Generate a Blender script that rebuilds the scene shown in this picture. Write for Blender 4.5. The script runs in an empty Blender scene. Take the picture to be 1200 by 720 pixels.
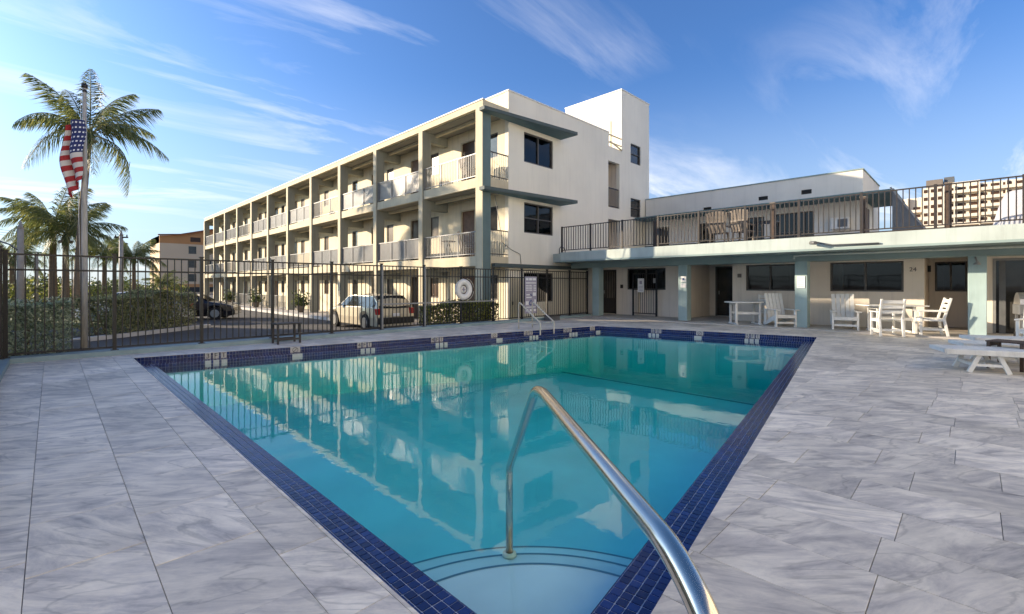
import bpy, bmesh, math, random
from mathutils import Vector, Matrix
random.seed(7)
R = math.radians
scn = bpy.context.scene
COL = scn.collection

# ------------------------------------------------------------------ camera
CAMH = 1.35
cd = bpy.data.cameras.new('camera'); cam = bpy.data.objects.new('camera', cd); COL.objects.link(cam)
cam.location = (0, 0, CAMH); cam.rotation_euler = (R(90), 0, R(-45))
cd.sensor_width = 36; cd.lens = 36 * 540 / 1200; cd.shift_y = -26 / 1200
cd.clip_start = 0.05; cd.clip_end = 2000
scn.camera = cam
# ------------------------------------------------------------------ light
SUN_EL = 15.5
SUN_AZ = 54.0                       # angle from -X towards +Y
sdir = Vector((-math.cos(R(SUN_AZ)) * math.cos(R(SUN_EL)), math.sin(R(SUN_AZ)) * math.cos(R(SUN_EL)), math.sin(R(SUN_EL))))
sl = bpy.data.lights.new('sun', 'SUN'); sl.energy = 2.1; sl.angle = R(0.6); sl.color = (1.0, 0.82, 0.60)
so = bpy.data.objects.new('sun', sl); COL.objects.link(so)
so.rotation_euler = sdir.to_track_quat('Z', 'Y').to_euler()
w = bpy.data.worlds.new('World'); scn.world = w; w.use_nodes = True
wn = w.node_tree; wn.nodes.clear()
def N(t, **k):
    n = wn.nodes.new(t)
    for a, b in k.items(): setattr(n, a, b)
    return n
L = wn.links.new
wo = N('ShaderNodeOutputWorld'); bg = N('ShaderNodeBackground'); bg.inputs[1].default_value = 0.15
sky = N('ShaderNodeTexSky'); sky.sky_type = 'NISHITA'; sky.sun_disc = False
sky.sun_elevation = R(SUN_EL)
sky.sun_rotation = math.atan2(sdir.x, sdir.y)
sky.air_density = 1.0; sky.dust_density = 2.2; sky.ozone_density = 2.0
tc = N('ShaderNodeTexCoord')
sep = N('ShaderNodeSeparateXYZ'); L(tc.outputs['Generated'], sep.inputs[0])
# cirrus: project the direction on a high flat layer, stretch it and use it as cloud cover
zc = N('ShaderNodeMath', operation='MAXIMUM'); L(sep.outputs[2], zc.inputs[0]); zc.inputs[1].default_value = 0.02
za = N('ShaderNodeMath', operation='ADD'); L(zc.outputs[0], za.inputs[0]); za.inputs[1].default_value = 0.12
dx = N('ShaderNodeMath', operation='DIVIDE'); L(sep.outputs[0], dx.inputs[0]); L(za.outputs[0], dx.inputs[1])
dy = N('ShaderNodeMath', operation='DIVIDE'); L(sep.outputs[1], dy.inputs[0]); L(za.outputs[0], dy.inputs[1])
cmb = N('ShaderNodeCombineXYZ'); L(dx.outputs[0], cmb.inputs[0]); L(dy.outputs[0], cmb.inputs[1])
mp = N('ShaderNodeMapping'); L(cmb.outputs[0], mp.inputs[0])
mp.inputs['Location'].default_value = (1.3, 0.4, 0); mp.inputs['Rotation'].default_value = (0, 0, R(38)); mp.inputs['Scale'].default_value = (0.32, 1.25, 1)
n1 = N('ShaderNodeTexNoise'); L(mp.outputs[0], n1.inputs['Vector']); n1.inputs['Scale'].default_value = 1.5; n1.inputs['Detail'].default_value = 9; n1.inputs['Roughness'].default_value = 0.62; n1.inputs['Distortion'].default_value = 0.7
r1 = N('ShaderNodeMapRange'); L(n1.outputs[0], r1.inputs[0]); r1.inputs[1].default_value = 0.51; r1.inputs[2].default_value = 0.72; r1.inputs[3].default_value = 0; r1.inputs[4].default_value = 0.85
n2 = N('ShaderNodeTexNoise'); L(cmb.outputs[0], n2.inputs['Vector']); n2.inputs['Scale'].default_value = 0.42; n2.inputs['Detail'].default_value = 3
r2 = N('ShaderNodeMapRange'); L(n2.outputs[0], r2.inputs[0]); r2.inputs[1].default_value = 0.40; r2.inputs[2].default_value = 0.62
cm = N('ShaderNodeMath', operation='MULTIPLY'); L(r1.outputs[0], cm.inputs[0]); L(r2.outputs[0], cm.inputs[1])
tint = N('ShaderNodeMix', data_type='RGBA', blend_type='MULTIPLY'); tint.inputs[0].default_value = 1
div = N('ShaderNodeMix', data_type='RGBA', blend_type='MULTIPLY'); div.inputs[0].default_value = 1; L(sky.outputs[0], div.inputs[6]); div.inputs[7].default_value = (1 / 3, 1 / 3, 1 / 3, 1)
gam = N('ShaderNodeGamma'); gam.inputs[1].default_value = 1.02; L(div.outputs[2], gam.inputs[0])      # deeper blue away from the sun, as the camera's contrast gives it
L(gam.outputs[0], tint.inputs[6]); tint.inputs[7].default_value = (0.49, 0.76, 1.16, 1)
he = N('ShaderNodeMapRange', interpolation_type='SMOOTHSTEP'); L(sep.outputs[2], he.inputs[0]); he.inputs[1].default_value = 0.0; he.inputs[2].default_value = 0.42; he.inputs[3].default_value = 0.60; he.inputs[4].default_value = 0.0
hz = N('ShaderNodeMix', data_type='RGBA'); L(he.outputs[0], hz.inputs[0]); L(tint.outputs[2], hz.inputs[6]); hz.inputs[7].default_value = (1.08, 1.26, 1.46, 1)      # pale air along the whole horizon
mx = N('ShaderNodeMix', data_type='RGBA'); L(cm.outputs[0], mx.inputs[0]); L(hz.outputs[2], mx.inputs[6]); mx.inputs[7].default_value = (2.1, 2.05, 2.05, 1)
L(mx.outputs[2], bg.inputs[0]); L(bg.outputs[0], wo.inputs[0])
scn.view_settings.view_transform = 'Standard'; scn.view_settings.look = 'None'
scn.view_settings.exposure = 2.2; scn.view_settings.gamma = 1
scn.cycles.use_denoising = True
scn.cycles.max_bounces = 8; scn.cycles.transparent_max_bounces = 16
scn.cycles.sample_clamp_indirect = 6

# ------------------------------------------------------------------ materials
def new_mat(name):
    m = bpy.data.materials.new(name); m.use_nodes = True
    return m, m.node_tree.nodes, m.node_tree.links, m.node_tree.nodes['Principled BSDF']
def mat(name, c, rough=0.7, var=0.12, scale=3.0, bump=0.15, bscale=60, metal=0, spec=0.5, c2=None, stretch=None, dist=0.004, wear=0):
    m, n, l, p = new_mat(name)
    t = n.new('ShaderNodeTexCoord'); vec = t.outputs['Object']
    if stretch:
        q = n.new('ShaderNodeMapping'); q.inputs['Scale'].default_value = stretch; l(vec, q.inputs[0]) if False else l.new(vec, q.inputs[0]); vec = q.outputs[0]
    a = n.new('ShaderNodeTexNoise'); a.inputs['Scale'].default_value = scale; a.inputs['Detail'].default_value = 6; l.new(vec, a.inputs['Vector'])
    r = n.new('ShaderNodeMapRange'); r.inputs[1].default_value = 0.3; r.inputs[2].default_value = 0.7; l.new(a.outputs[0], r.inputs[0])
    x = n.new('ShaderNodeMix'); x.data_type = 'RGBA'; l.new(r.outputs[0], x.inputs[0])
    d = c2 if c2 else tuple(v * (1 - 2 * var) for v in c)
    x.inputs[6].default_value = (*d, 1); x.inputs[7].default_value = (*c, 1)
    res = x.outputs[2]
    if wear:      # rain streaks and patched paint
        q2 = n.new('ShaderNodeMapping'); q2.inputs['Scale'].default_value = (3.2, 3.2, 0.22); l.new(t.outputs['Object'], q2.inputs[0])
        s1 = n.new('ShaderNodeTexNoise'); s1.inputs['Scale'].default_value = 1.6; s1.inputs['Detail'].default_value = 8; s1.inputs['Roughness'].default_value = 0.7; l.new(q2.outputs[0], s1.inputs['Vector'])
        s2 = n.new('ShaderNodeMapRange'); s2.inputs[1].default_value = 0.50; s2.inputs[2].default_value = 0.78; s2.inputs[3].default_value = 1.0; s2.inputs[4].default_value = 1 - wear; l.new(s1.outputs[0], s2.inputs[0])
        w3 = n.new('ShaderNodeMix'); w3.data_type = 'RGBA'; w3.blend_type = 'MULTIPLY'; w3.inputs[0].default_value = 1; l.new(res, w3.inputs[6]); l.new(s2.outputs[0], w3.inputs[7]); res = w3.outputs[2]
    l.new(res, p.inputs['Base Color'])
    p.inputs['Roughness'].default_value = rough; p.inputs['Metallic'].default_value = metal
    p.inputs['Specular IOR Level'].default_value = spec
    if bump:
        b = n.new('ShaderNodeTexNoise'); b.inputs['Scale'].default_value = bscale; b.inputs['Detail'].default_value = 3; l.new(t.outputs['Object'], b.inputs['Vector'])
        k = n.new('ShaderNodeBump'); k.inputs['Strength'].default_value = bump; k.inputs['Distance'].default_value = dist; l.new(b.outputs[0], k.inputs['Height']); l.new(k.outputs[0], p.inputs['Normal'])
    return m
M = {}
M['stucco'] = mat('cream_stucco', (0.84, 0.79, 0.67), 0.85, 0.06, 0.5, 0.5, 45, dist=0.01, wear=0.09)
M['trimcream'] = mat('trim_paint', (0.64, 0.56, 0.39), 0.8, 0.10, 1.3, 0.3, 45, wear=0.22)
M['creamwarm'] = mat('warm_cream_stucco', (0.80, 0.71, 0.52), 0.85, 0.06, 0.8, 0.4, 45, wear=0.22)
M['coltealdark'] = mat('corner_column_paint', (0.13, 0.19, 0.19), 0.75, 0.10, 1.5, 0.3, 45)
M['slate'] = mat('slate_canopy_paint', (0.075, 0.10, 0.10), 0.7, 0.1, 1.5, 0.2, 45)
M['columnteal'] = mat('column_teal_paint', (0.34, 0.45, 0.45), 0.7, 0.1, 1.5, 0.3, 50, wear=0.22)
M['beige'] = mat('beige_stucco', (0.78, 0.70, 0.60), 0.85, 0.05, 0.9, 0.4, 50, dist=0.008, wear=0.22)
M['greyfin'] = mat('grey_fin_paint', (0.27, 0.28, 0.24), 0.85, 0.08, 1.2, 0.3, 45, wear=0.22)
M['upper'] = mat('upper_stucco', (0.76, 0.73, 0.66), 0.85, 0.06, 0.8, 0.4, 45, wear=0.10)
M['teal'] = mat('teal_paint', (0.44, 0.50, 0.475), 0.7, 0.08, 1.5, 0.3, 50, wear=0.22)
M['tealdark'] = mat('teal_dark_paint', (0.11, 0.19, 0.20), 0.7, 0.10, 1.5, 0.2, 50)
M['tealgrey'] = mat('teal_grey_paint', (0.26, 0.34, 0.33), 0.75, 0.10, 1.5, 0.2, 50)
M['kerb'] = mat('kerb_paint', (0.27, 0.37, 0.39), 0.7, 0.12, 2.0, 0.4, 40, wear=0.22)
M['kerbwhite'] = mat('kerb_concrete', (0.62, 0.60, 0.56), 0.85, 0.12, 2.0, 0.4, 40)
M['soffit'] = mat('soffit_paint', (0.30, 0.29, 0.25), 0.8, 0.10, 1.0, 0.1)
M['black'] = mat('black_powder_coat', (0.014, 0.013, 0.013), 0.45, 0.2, 20, 0.1, 200)
M['bronze'] = mat('bronze_powder_coat', (0.032, 0.025, 0.021), 0.5, 0.2, 20, 0.1, 200)
M['railgrey'] = mat('pale_aluminium', (0.26, 0.26, 0.255), 0.45, 0.08, 8, 0)
M['frost'] = mat('frosted_panel', (0.27, 0.27, 0.275), 0.35, 0.08, 4, 0)
M['white'] = mat('white_resin', (0.76, 0.75, 0.71), 0.5, 0.09, 5, 0.12, 60, wear=0.25)
M['cream_metal'] = mat('cream_metal', (0.62, 0.56, 0.45), 0.35, 0.08, 8, 0)
M['tan'] = mat('tan_resin', (0.20, 0.165, 0.135), 0.6, 0.15, 6, 0.1)
M['brownpost'] = mat('brown_wood_post', (0.085, 0.055, 0.04), 0.7, 0.25, 9, 0.3, 60)
M['doorwood'] = mat('brown_door', (0.22, 0.12, 0.07), 0.55, 0.2, 5, 0.1)
M['blackwood'] = mat('dark_slat', (0.045, 0.04, 0.038), 0.6, 0.2, 9, 0.2)
M['alu'] = mat('window_alu', (0.10, 0.09, 0.08), 0.5, 0.1, 6, 0)
M['asphalt'] = mat('asphalt', (0.085, 0.08, 0.075), 0.9, 0.15, 0.6, 0.5, 60)
M['walk'] = mat('concrete_walk', (0.52, 0.48, 0.43), 0.85, 0.1, 1.2, 0.4, 50)
M['soil'] = mat('soil', (0.10, 0.075, 0.05), 0.95, 0.3, 4, 0.8, 30)
M['grass'] = mat('grass', (0.09, 0.12, 0.035), 0.95, 0.2, 3, 1.0, 50)
M['concpole'] = mat('concrete_pole', (0.40, 0.36, 0.30), 0.85, 0.12, 4, 0.3, 50)
M['pole'] = mat('weathered_flagpole', (0.50, 0.47, 0.42), 0.6, 0.2, 6, 0.3, 50, stretch=(6, 6, 0.7))
M['trunk'] = mat('palm_bark', (0.22, 0.165, 0.11), 0.9, 0.25, 6, 0.8, 25, stretch=(1, 1, 7), dist=0.02)
M['tyre'] = mat('tyre_rubber', (0.02, 0.02, 0.02), 0.85, 0.2, 10, 0.2)
M['rim'] = mat('wheel_rim', (0.45, 0.45, 0.45), 0.3, 0.1, 10, 0, metal=0.9)
M['goldpaint'] = mat('gold_car_paint', (0.68, 0.60, 0.44), 0.25, 0.03, 3, 0, metal=0.35)
M['darkpaint'] = mat('dark_car_paint', (0.03, 0.03, 0.035), 0.2, 0.1, 3, 0, metal=0.3)
M['whitepaint'] = mat('white_car_paint', (0.72, 0.72, 0.70), 0.25, 0.03, 3, 0)
M['redlamp'] = mat('red_lamp', (0.40, 0.02, 0.02), 0.2, 0.1, 8, 0)
M['lamp'] = mat('clear_lamp', (0.6, 0.6, 0.58), 0.15, 0.1, 8, 0)
M['plaster'] = mat('pool_plaster', (0.46, 0.72, 0.76), 0.6, 0.09, 0.9, 0.1)
M['stepplaster'] = mat('step_plaster', (0.60, 0.72, 0.72), 0.6, 0.08, 2.0, 0.1)
M['stepline'] = mat('step_trim_tile', (0.07, 0.19, 0.25), 0.4, 0.1, 5, 0)
M['grout'] = mat('grout', (0.40, 0.39, 0.38), 0.9, 0.1, 8, 0.2)
M['bluegrout'] = mat('blue_grout', (0.50, 0.56, 0.66), 0.8, 0.1, 8, 0)
M['ringwhite'] = mat('ring_white', (0.78, 0.76, 0.72), 0.5, 0.04, 6, 0)
M['sign'] = mat('sign_panel', (0.36, 0.34, 0.42), 0.5, 0.05, 6, 0)
M['platewhite'] = mat('plate_tile', (0.50, 0.50, 0.48), 0.4, 0.08, 30, 0)
M['signwhite'] = mat('sign_white', (0.80, 0.80, 0.80), 0.5, 0.03, 6, 0)
M['ink'] = mat('ink', (0.03, 0.03, 0.05), 0.5, 0.1, 6, 0)
M['blue_ink'] = mat('blue_ink', (0.05, 0.10, 0.30), 0.5, 0.1, 6, 0)
M['condo'] = mat('condo_paint', (0.70, 0.62, 0.50), 0.85, 0.05, 0.1, 0)
M['peach'] = mat('peach_stucco', (0.72, 0.53, 0.34), 0.85, 0.05, 0.2, 0)
M['orange'] = mat('orange_stucco', (0.58, 0.27, 0.10), 0.85, 0.06, 0.3, 0)
M['roofbrown'] = mat('roof_tile', (0.25, 0.11, 0.07), 0.85, 0.15, 1, 0)
M['canvas'] = mat('white_canvas', (0.40, 0.41, 0.45), 0.85, 0.06, 3, 0.5, 12, dist=0.02)
M['grey_metal'] = mat('grill_grey', (0.12, 0.125, 0.13), 0.45, 0.12, 6, 0)
M['lidsteel'] = mat('grill_lid', (0.5, 0.5, 0.5), 0.3, 0.1, 6, 0, metal=0.9)

def steel():
    m, n, l, p = new_mat('brushed_steel')
    p.inputs['Metallic'].default_value = 1; p.inputs['Base Color'].default_value = (0.74, 0.66, 0.54, 1)
    t = n.new('ShaderNodeTexCoord'); q = n.new('ShaderNodeMapping'); q.inputs['Scale'].default_value = (4, 4, 4); l.new(t.outputs['Object'], q.inputs[0])
    a = n.new('ShaderNodeTexNoise'); a.inputs['Scale'].default_value = 3; a.inputs['Detail'].default_value = 8; l.new(q.outputs[0], a.inputs['Vector'])
    r = n.new('ShaderNodeMapRange'); r.inputs[3].default_value = 0.12; r.inputs[4].default_value = 0.26; l.new(a.outputs[0], r.inputs[0]); l.new(r.outputs[0], p.inputs['Roughness'])
    return m
M['steel'] = steel()
def glass(name, c, c2, rough=0.03, spec=0.5):
    m, n, l, p = new_mat(name)
    t = n.new('ShaderNodeTexCoord'); a = n.new('ShaderNodeTexNoise'); a.inputs['Scale'].default_value = 2.6; a.inputs['Detail'].default_value = 4; l.new(t.outputs['Object'], a.inputs['Vector'])
    x = n.new('ShaderNodeMix'); x.data_type = 'RGBA'; l.new(a.outputs[0], x.inputs[0]); x.inputs[6].default_value = (*c, 1); x.inputs[7].default_value = (*c2, 1)
    l.new(x.outputs[2], p.inputs['Base Color']); p.inputs['Roughness'].default_value = rough; p.inputs['Specular IOR Level'].default_value = spec
    b = n.new('ShaderNodeBump'); b.inputs['Strength'].default_value = 0.08; b.inputs['Distance'].default_value = 0.02; l.new(a.outputs[0], b.inputs['Height']); l.new(b.outputs[0], p.inputs['Normal'])
    return m
M['glass'] = glass('dark_window_glass', (0.004, 0.005, 0.006), (0.07, 0.066, 0.06))  # paler mottling in the glass colour stands in for light inside the rooms
M['glassbrown'] = glass('tinted_brown_glass', (0.04, 0.022, 0.014), (0.09, 0.05, 0.03), 0.3, 0.2)
M['carglass'] = glass('car_glass', (0.015, 0.017, 0.018), (0.03, 0.03, 0.03))

def clearglass():
    m, n, l, p = new_mat('clear_window_glass'); out = n['Material Output']; n.remove(p)
    t = n.new('ShaderNodeTexCoord'); a = n.new('ShaderNodeTexNoise'); a.inputs['Scale'].default_value = 1.4; l.new(t.outputs['Object'], a.inputs['Vector'])
    b = n.new('ShaderNodeBump'); b.inputs['Strength'].default_value = 0.10; b.inputs['Distance'].default_value = 0.02; l.new(a.outputs[0], b.inputs['Height'])
    fr = n.new('ShaderNodeFresnel'); fr.inputs[0].default_value = 1.45; l.new(b.outputs[0], fr.inputs['Normal'])
    tr = n.new('ShaderNodeBsdfTransparent'); tr.inputs[0].default_value = (0.55, 0.57, 0.58, 1)
    gl = n.new('ShaderNodeBsdfGlossy'); gl.inputs['Roughness'].default_value = 0.02; l.new(b.outputs[0], gl.inputs['Normal'])
    ms = n.new('ShaderNodeMixShader'); l.new(fr.outputs[0], ms.inputs[0]); l.new(tr.outputs[0], ms.inputs[1]); l.new(gl.outputs[0], ms.inputs[2]); l.new(ms.outputs[0], out.inputs[0])
    return m
M['clear'] = clearglass()
M['curtain'] = mat('curtain_cloth', (0.42, 0.40, 0.36), 0.9, 0.1, 3, 0)
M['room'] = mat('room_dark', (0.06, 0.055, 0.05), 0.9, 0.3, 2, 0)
def marble():
    m, n, l, p = new_mat('grey_marble_paver')
    at = n.new('ShaderNodeAttribute'); at.attribute_name = 'rnd'
    tc_ = n.new('ShaderNodeTexCoord')
    of = n.new('ShaderNodeVectorMath'); of.operation = 'SCALE'; l.new(at.outputs['Color'], of.inputs[0]); of.inputs['Scale'].default_value = 40
    ad = n.new('ShaderNodeVectorMath'); ad.operation = 'ADD'; l.new(tc_.outputs['Object'], ad.inputs[0]); l.new(of.outputs[0], ad.inputs[1])
    sp = n.new('ShaderNodeSeparateColor'); l.new(at.outputs['Color'], sp.inputs[0])
    # veins run roughly the same way on every slab, with a small random turn
    an = n.new('ShaderNodeMapRange'); l.new(sp.outputs[1], an.inputs[0]); an.inputs[3].default_value = 0.45; an.inputs[4].default_value = 1.15
    ro = n.new('ShaderNodeVectorRotate'); ro.rotation_type = 'Z_AXIS'; l.new(ad.outputs[0], ro.inputs['Vector']); l.new(an.outputs[0], ro.inputs['Angle'])
    q = n.new('ShaderNodeMapping'); q.inputs['Scale'].default_value = (1.0, 3.6, 1); l.new(ro.outputs[0], q.inputs[0])
    a = n.new('ShaderNodeTexNoise'); a.inputs['Scale'].default_value = 2.1; a.inputs['Detail'].default_value = 11; a.inputs['Roughness'].default_value = 0.68; a.inputs['Distortion'].default_value = 0.55; l.new(q.outputs[0], a.inputs['Vector'])
    cr = n.new('ShaderNodeValToRGB'); l.new(a.outputs[0], cr.inputs[0])
    e = cr.color_ramp.elements
    e[0].position = 0.31; e[0].color = (0.37, 0.335, 0.30, 1)
    e[1].position = 0.68; e[1].color = (0.90, 0.81, 0.67, 1)
    k = e.new(0.44); k.color = (0.59, 0.53, 0.46, 1)
    k = e.new(0.56); k.color = (0.78, 0.70, 0.58, 1)
    # thin dark veins
    v = n.new('ShaderNodeTexNoise'); v.inputs['Scale'].default_value = 1.1; v.inputs['Detail'].default_value = 5; v.inputs['Distortion'].default_value = 0.8; l.new(q.outputs[0], v.inputs['Vector'])
    s = n.new('ShaderNodeMath'); s.operation = 'SUBTRACT'; l.new(v.outputs[0], s.inputs[0]); s.inputs[1].default_value = 0.5
    ab = n.new('ShaderNodeMath'); ab.operation = 'ABSOLUTE'; l.new(s.outputs[0], ab.inputs[0])
    vr = n.new('ShaderNodeMapRange'); l.new(ab.outputs[0], vr.inputs[0]); vr.inputs[1].default_value = 0.0; vr.inputs[2].default_value = 0.022; vr.inputs[3].default_value = 0.74; vr.inputs[4].default_value = 1.0
    mu = n.new('ShaderNodeMix'); mu.data_type = 'RGBA'; mu.blend_type = 'MULTIPLY'; mu.inputs[0].default_value = 1; l.new(cr.outputs[0], mu.inputs[6]); l.new(vr.outputs[0], mu.inputs[7])
    # slab to slab tone
    tn = n.new('ShaderNodeMapRange'); l.new(sp.outputs[0], tn.inputs[0]); tn.inputs[3].default_value = 0.82; tn.inputs[4].default_value = 1.06
    m2 = n.new('ShaderNodeMix'); m2.data_type = 'RGBA'; m2.blend_type = 'MULTIPLY'; m2.inputs[0].default_value = 1; l.new(mu.outputs[2], m2.inputs[6]); l.new(tn.outputs[0], m2.inputs[7])
    dn = n.new('ShaderNodeTexNoise'); dn.inputs['Scale'].default_value = 0.9; dn.inputs['Detail'].default_value = 7; dn.inputs['Roughness'].default_value = 0.65; l.new(tc_.outputs['Object'], dn.inputs['Vector'])
    dr_ = n.new('ShaderNodeMapRange'); l.new(dn.outputs[0], dr_.inputs[0]); dr_.inputs[1].default_value = 0.42; dr_.inputs[2].default_value = 0.68; dr_.inputs[3].default_value = 1.10; dr_.inputs[4].default_value = 0.80
    m3 = n.new('ShaderNodeMix'); m3.data_type = 'RGBA'; m3.blend_type = 'MULTIPLY'; m3.inputs[0].default_value = 1; l.new(m2.outputs[2], m3.inputs[6]); l.new(dr_.outputs[0], m3.inputs[7])
    l.new(m3.outputs[2], p.inputs['Base Color'])
    rr = n.new('ShaderNodeMapRange'); l.new(a.outputs[0], rr.inputs[0]); rr.inputs[3].default_value = 0.38; rr.inputs[4].default_value = 0.60; l.new(rr.outputs[0], p.inputs['Roughness'])
    bn = n.new('ShaderNodeTexNoise'); bn.inputs['Scale'].default_value = 70; bn.inputs['Detail'].default_value = 4; l.new(tc_.outputs['Object'], bn.inputs['Vector'])
    b = n.new('ShaderNodeBump'); b.inputs['Strength'].default_value = 0.22; b.inputs['Distance'].default_value = 0.003; l.new(bn.outputs[0], b.inputs['Height']); l.new(b.outputs[0], p.inputs['Normal'])
    return m
M['marble'] = marble()
def mosaic():
    m, n, l, p = new_mat('blue_mosaic_tile')
    at = n.new('ShaderNodeAttribute'); at.attribute_name = 'rnd'; sp = n.new('ShaderNodeSeparateColor'); l.new(at.outputs['Color'], sp.inputs[0])
    oi = n.new('ShaderNodeObjectInfo'); s = n.new('ShaderNodeMath'); s.operation = 'ADD'; l.new(sp.outputs[0], s.inputs[0]); l.new(oi.outputs['Random'], s.inputs[1])
    f = n.new('ShaderNodeMath'); f.operation = 'FRACT'; l.new(s.outputs[0], f.inputs[0])
    cr = n.new('ShaderNodeValToRGB'); l.new(f.outputs[0], cr.inputs[0]); e = cr.color_ramp.elements
    e[0].color = (0.004, 0.011, 0.065, 1); e[1].color = (0.010, 0.034, 0.16, 1); k = e.new(0.5); k.color = (0.006, 0.018, 0.10, 1)
    l.new(cr.outputs[0], p.inputs['Base Color']); p.inputs['Roughness'].default_value = 0.22
    return m
M['mosaic'] = mosaic()
def leafmat(name, c1, c2, c3):
    m, n, l, p = new_mat(name)
    at = n.new('ShaderNodeAttribute'); at.attribute_name = 'rnd'; sp = n.new('ShaderNodeSeparateColor'); l.new(at.outputs['Color'], sp.inputs[0])
    cr = n.new('ShaderNodeValToRGB'); l.new(sp.outputs[0], cr.inputs[0]); e = cr.color_ramp.elements
    e[0].color = (*c1, 1); e[1].color = (*c3, 1); k = e.new(0.55); k.color = (*c2, 1)
    l.new(cr.outputs[0], p.inputs['Base Color']); p.inputs['Roughness'].default_value = 0.55
    tr = n.new('ShaderNodeBsdfTranslucent'); l.new(cr.outputs[0], tr.inputs[0])
    ms = n.new('ShaderNodeMixShader'); ms.inputs[0].default_value = 0.4; l.new(p.outputs[0], ms.inputs[1]); l.new(tr.outputs[0], ms.inputs[2])
    l.new(ms.outputs[0], n['Material Output'].inputs[0])
    return m
M['silverleaf'] = leafmat('silver_leaf', (0.09, 0.12, 0.06), (0.32, 0.38, 0.24), (0.60, 0.65, 0.47))
M['hedgeleaf'] = leafmat('hedge_leaf', (0.09, 0.11, 0.045), (0.27, 0.28, 0.13), (0.50, 0.48, 0.25))
M['yellowleaf'] = leafmat('yellow_leaf', (0.05, 0.07, 0.02), (0.15, 0.17, 0.04), (0.38, 0.38, 0.08))
M['palmleaf'] = leafmat('palm_leaf', (0.075, 0.10, 0.03), (0.17, 0.20, 0.06), (0.36, 0.34, 0.12))
M['treeleaf'] = leafmat('tree_leaf', (0.04, 0.06, 0.02), (0.09, 0.12, 0.04), (0.17, 0.19, 0.06))
def flagmat():
    m, n, l, p = new_mat('flag_cloth')
    at = n.new('ShaderNodeAttribute'); at.attribute_name = 'rnd'; l.new(at.outputs['Color'], p.inputs['Base Color']); p.inputs['Roughness'].default_value = 0.8
    return m
M['flag'] = flagmat()
def water():
    m, n, l, p = new_mat('pool_water'); out = n['Material Output']; n.remove(p)
    t = n.new('ShaderNodeTexCoord')
    q = n.new('ShaderNodeMapping'); q.inputs['Scale'].default_value = (1, 1, 1); q.inputs['Rotation'].default_value = (0, 0, R(20)); l.new(t.outputs['Object'], q.inputs[0])
    a = n.new('ShaderNodeTexNoise'); a.inputs['Scale'].default_value = 3.4; a.inputs['Detail'].default_value = 3; a.inputs['Roughness'].default_value = 0.5; l.new(q.outputs[0], a.inputs['Vector'])
    b = n.new('ShaderNodeBump'); b.inputs['Strength'].default_value = 0.07; b.inputs['Distance'].default_value = 0.02; l.new(a.outputs[0], b.inputs['Height'])
    fr = n.new('ShaderNodeFresnel'); fr.inputs[0].default_value = 1.36; l.new(b.outputs[0], fr.inputs['Normal'])
    tr = n.new('ShaderNodeBsdfTransparent'); tr.inputs[0].default_value = (0.93, 0.98, 1, 1)
    gl = n.new('ShaderNodeBsdfGlossy'); gl.inputs['Roughness'].default_value = 0.012; l.new(b.outputs[0], gl.inputs['Normal'])
    ge = n.new('ShaderNodeNewGeometry'); iv = n.new('ShaderNodeMath'); iv.operation = 'SUBTRACT'; iv.inputs[0].default_value = 1; l.new(ge.outputs['Backfacing'], iv.inputs[1])
    fm_ = n.new('ShaderNodeMath'); fm_.operation = 'MULTIPLY'; l.new(fr.outputs[0], fm_.inputs[0]); l.new(iv.outputs[0], fm_.inputs[1])
    ms = n.new('ShaderNodeMixShader'); l.new(fm_.outputs[0], ms.inputs[0]); l.new(tr.outputs[0], ms.inputs[1]); l.new(gl.outputs[0], ms.inputs[2]); l.new(ms.outputs[0], out.inputs[0])
    va = n.new('ShaderNodeVolumeAbsorption'); va.inputs[0].default_value = (0.0, 0.90, 0.84, 1); va.inputs[1].default_value = 0.48; l.new(va.outputs[0], out.inputs[1])
    return m
M['water'] = water()

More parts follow.
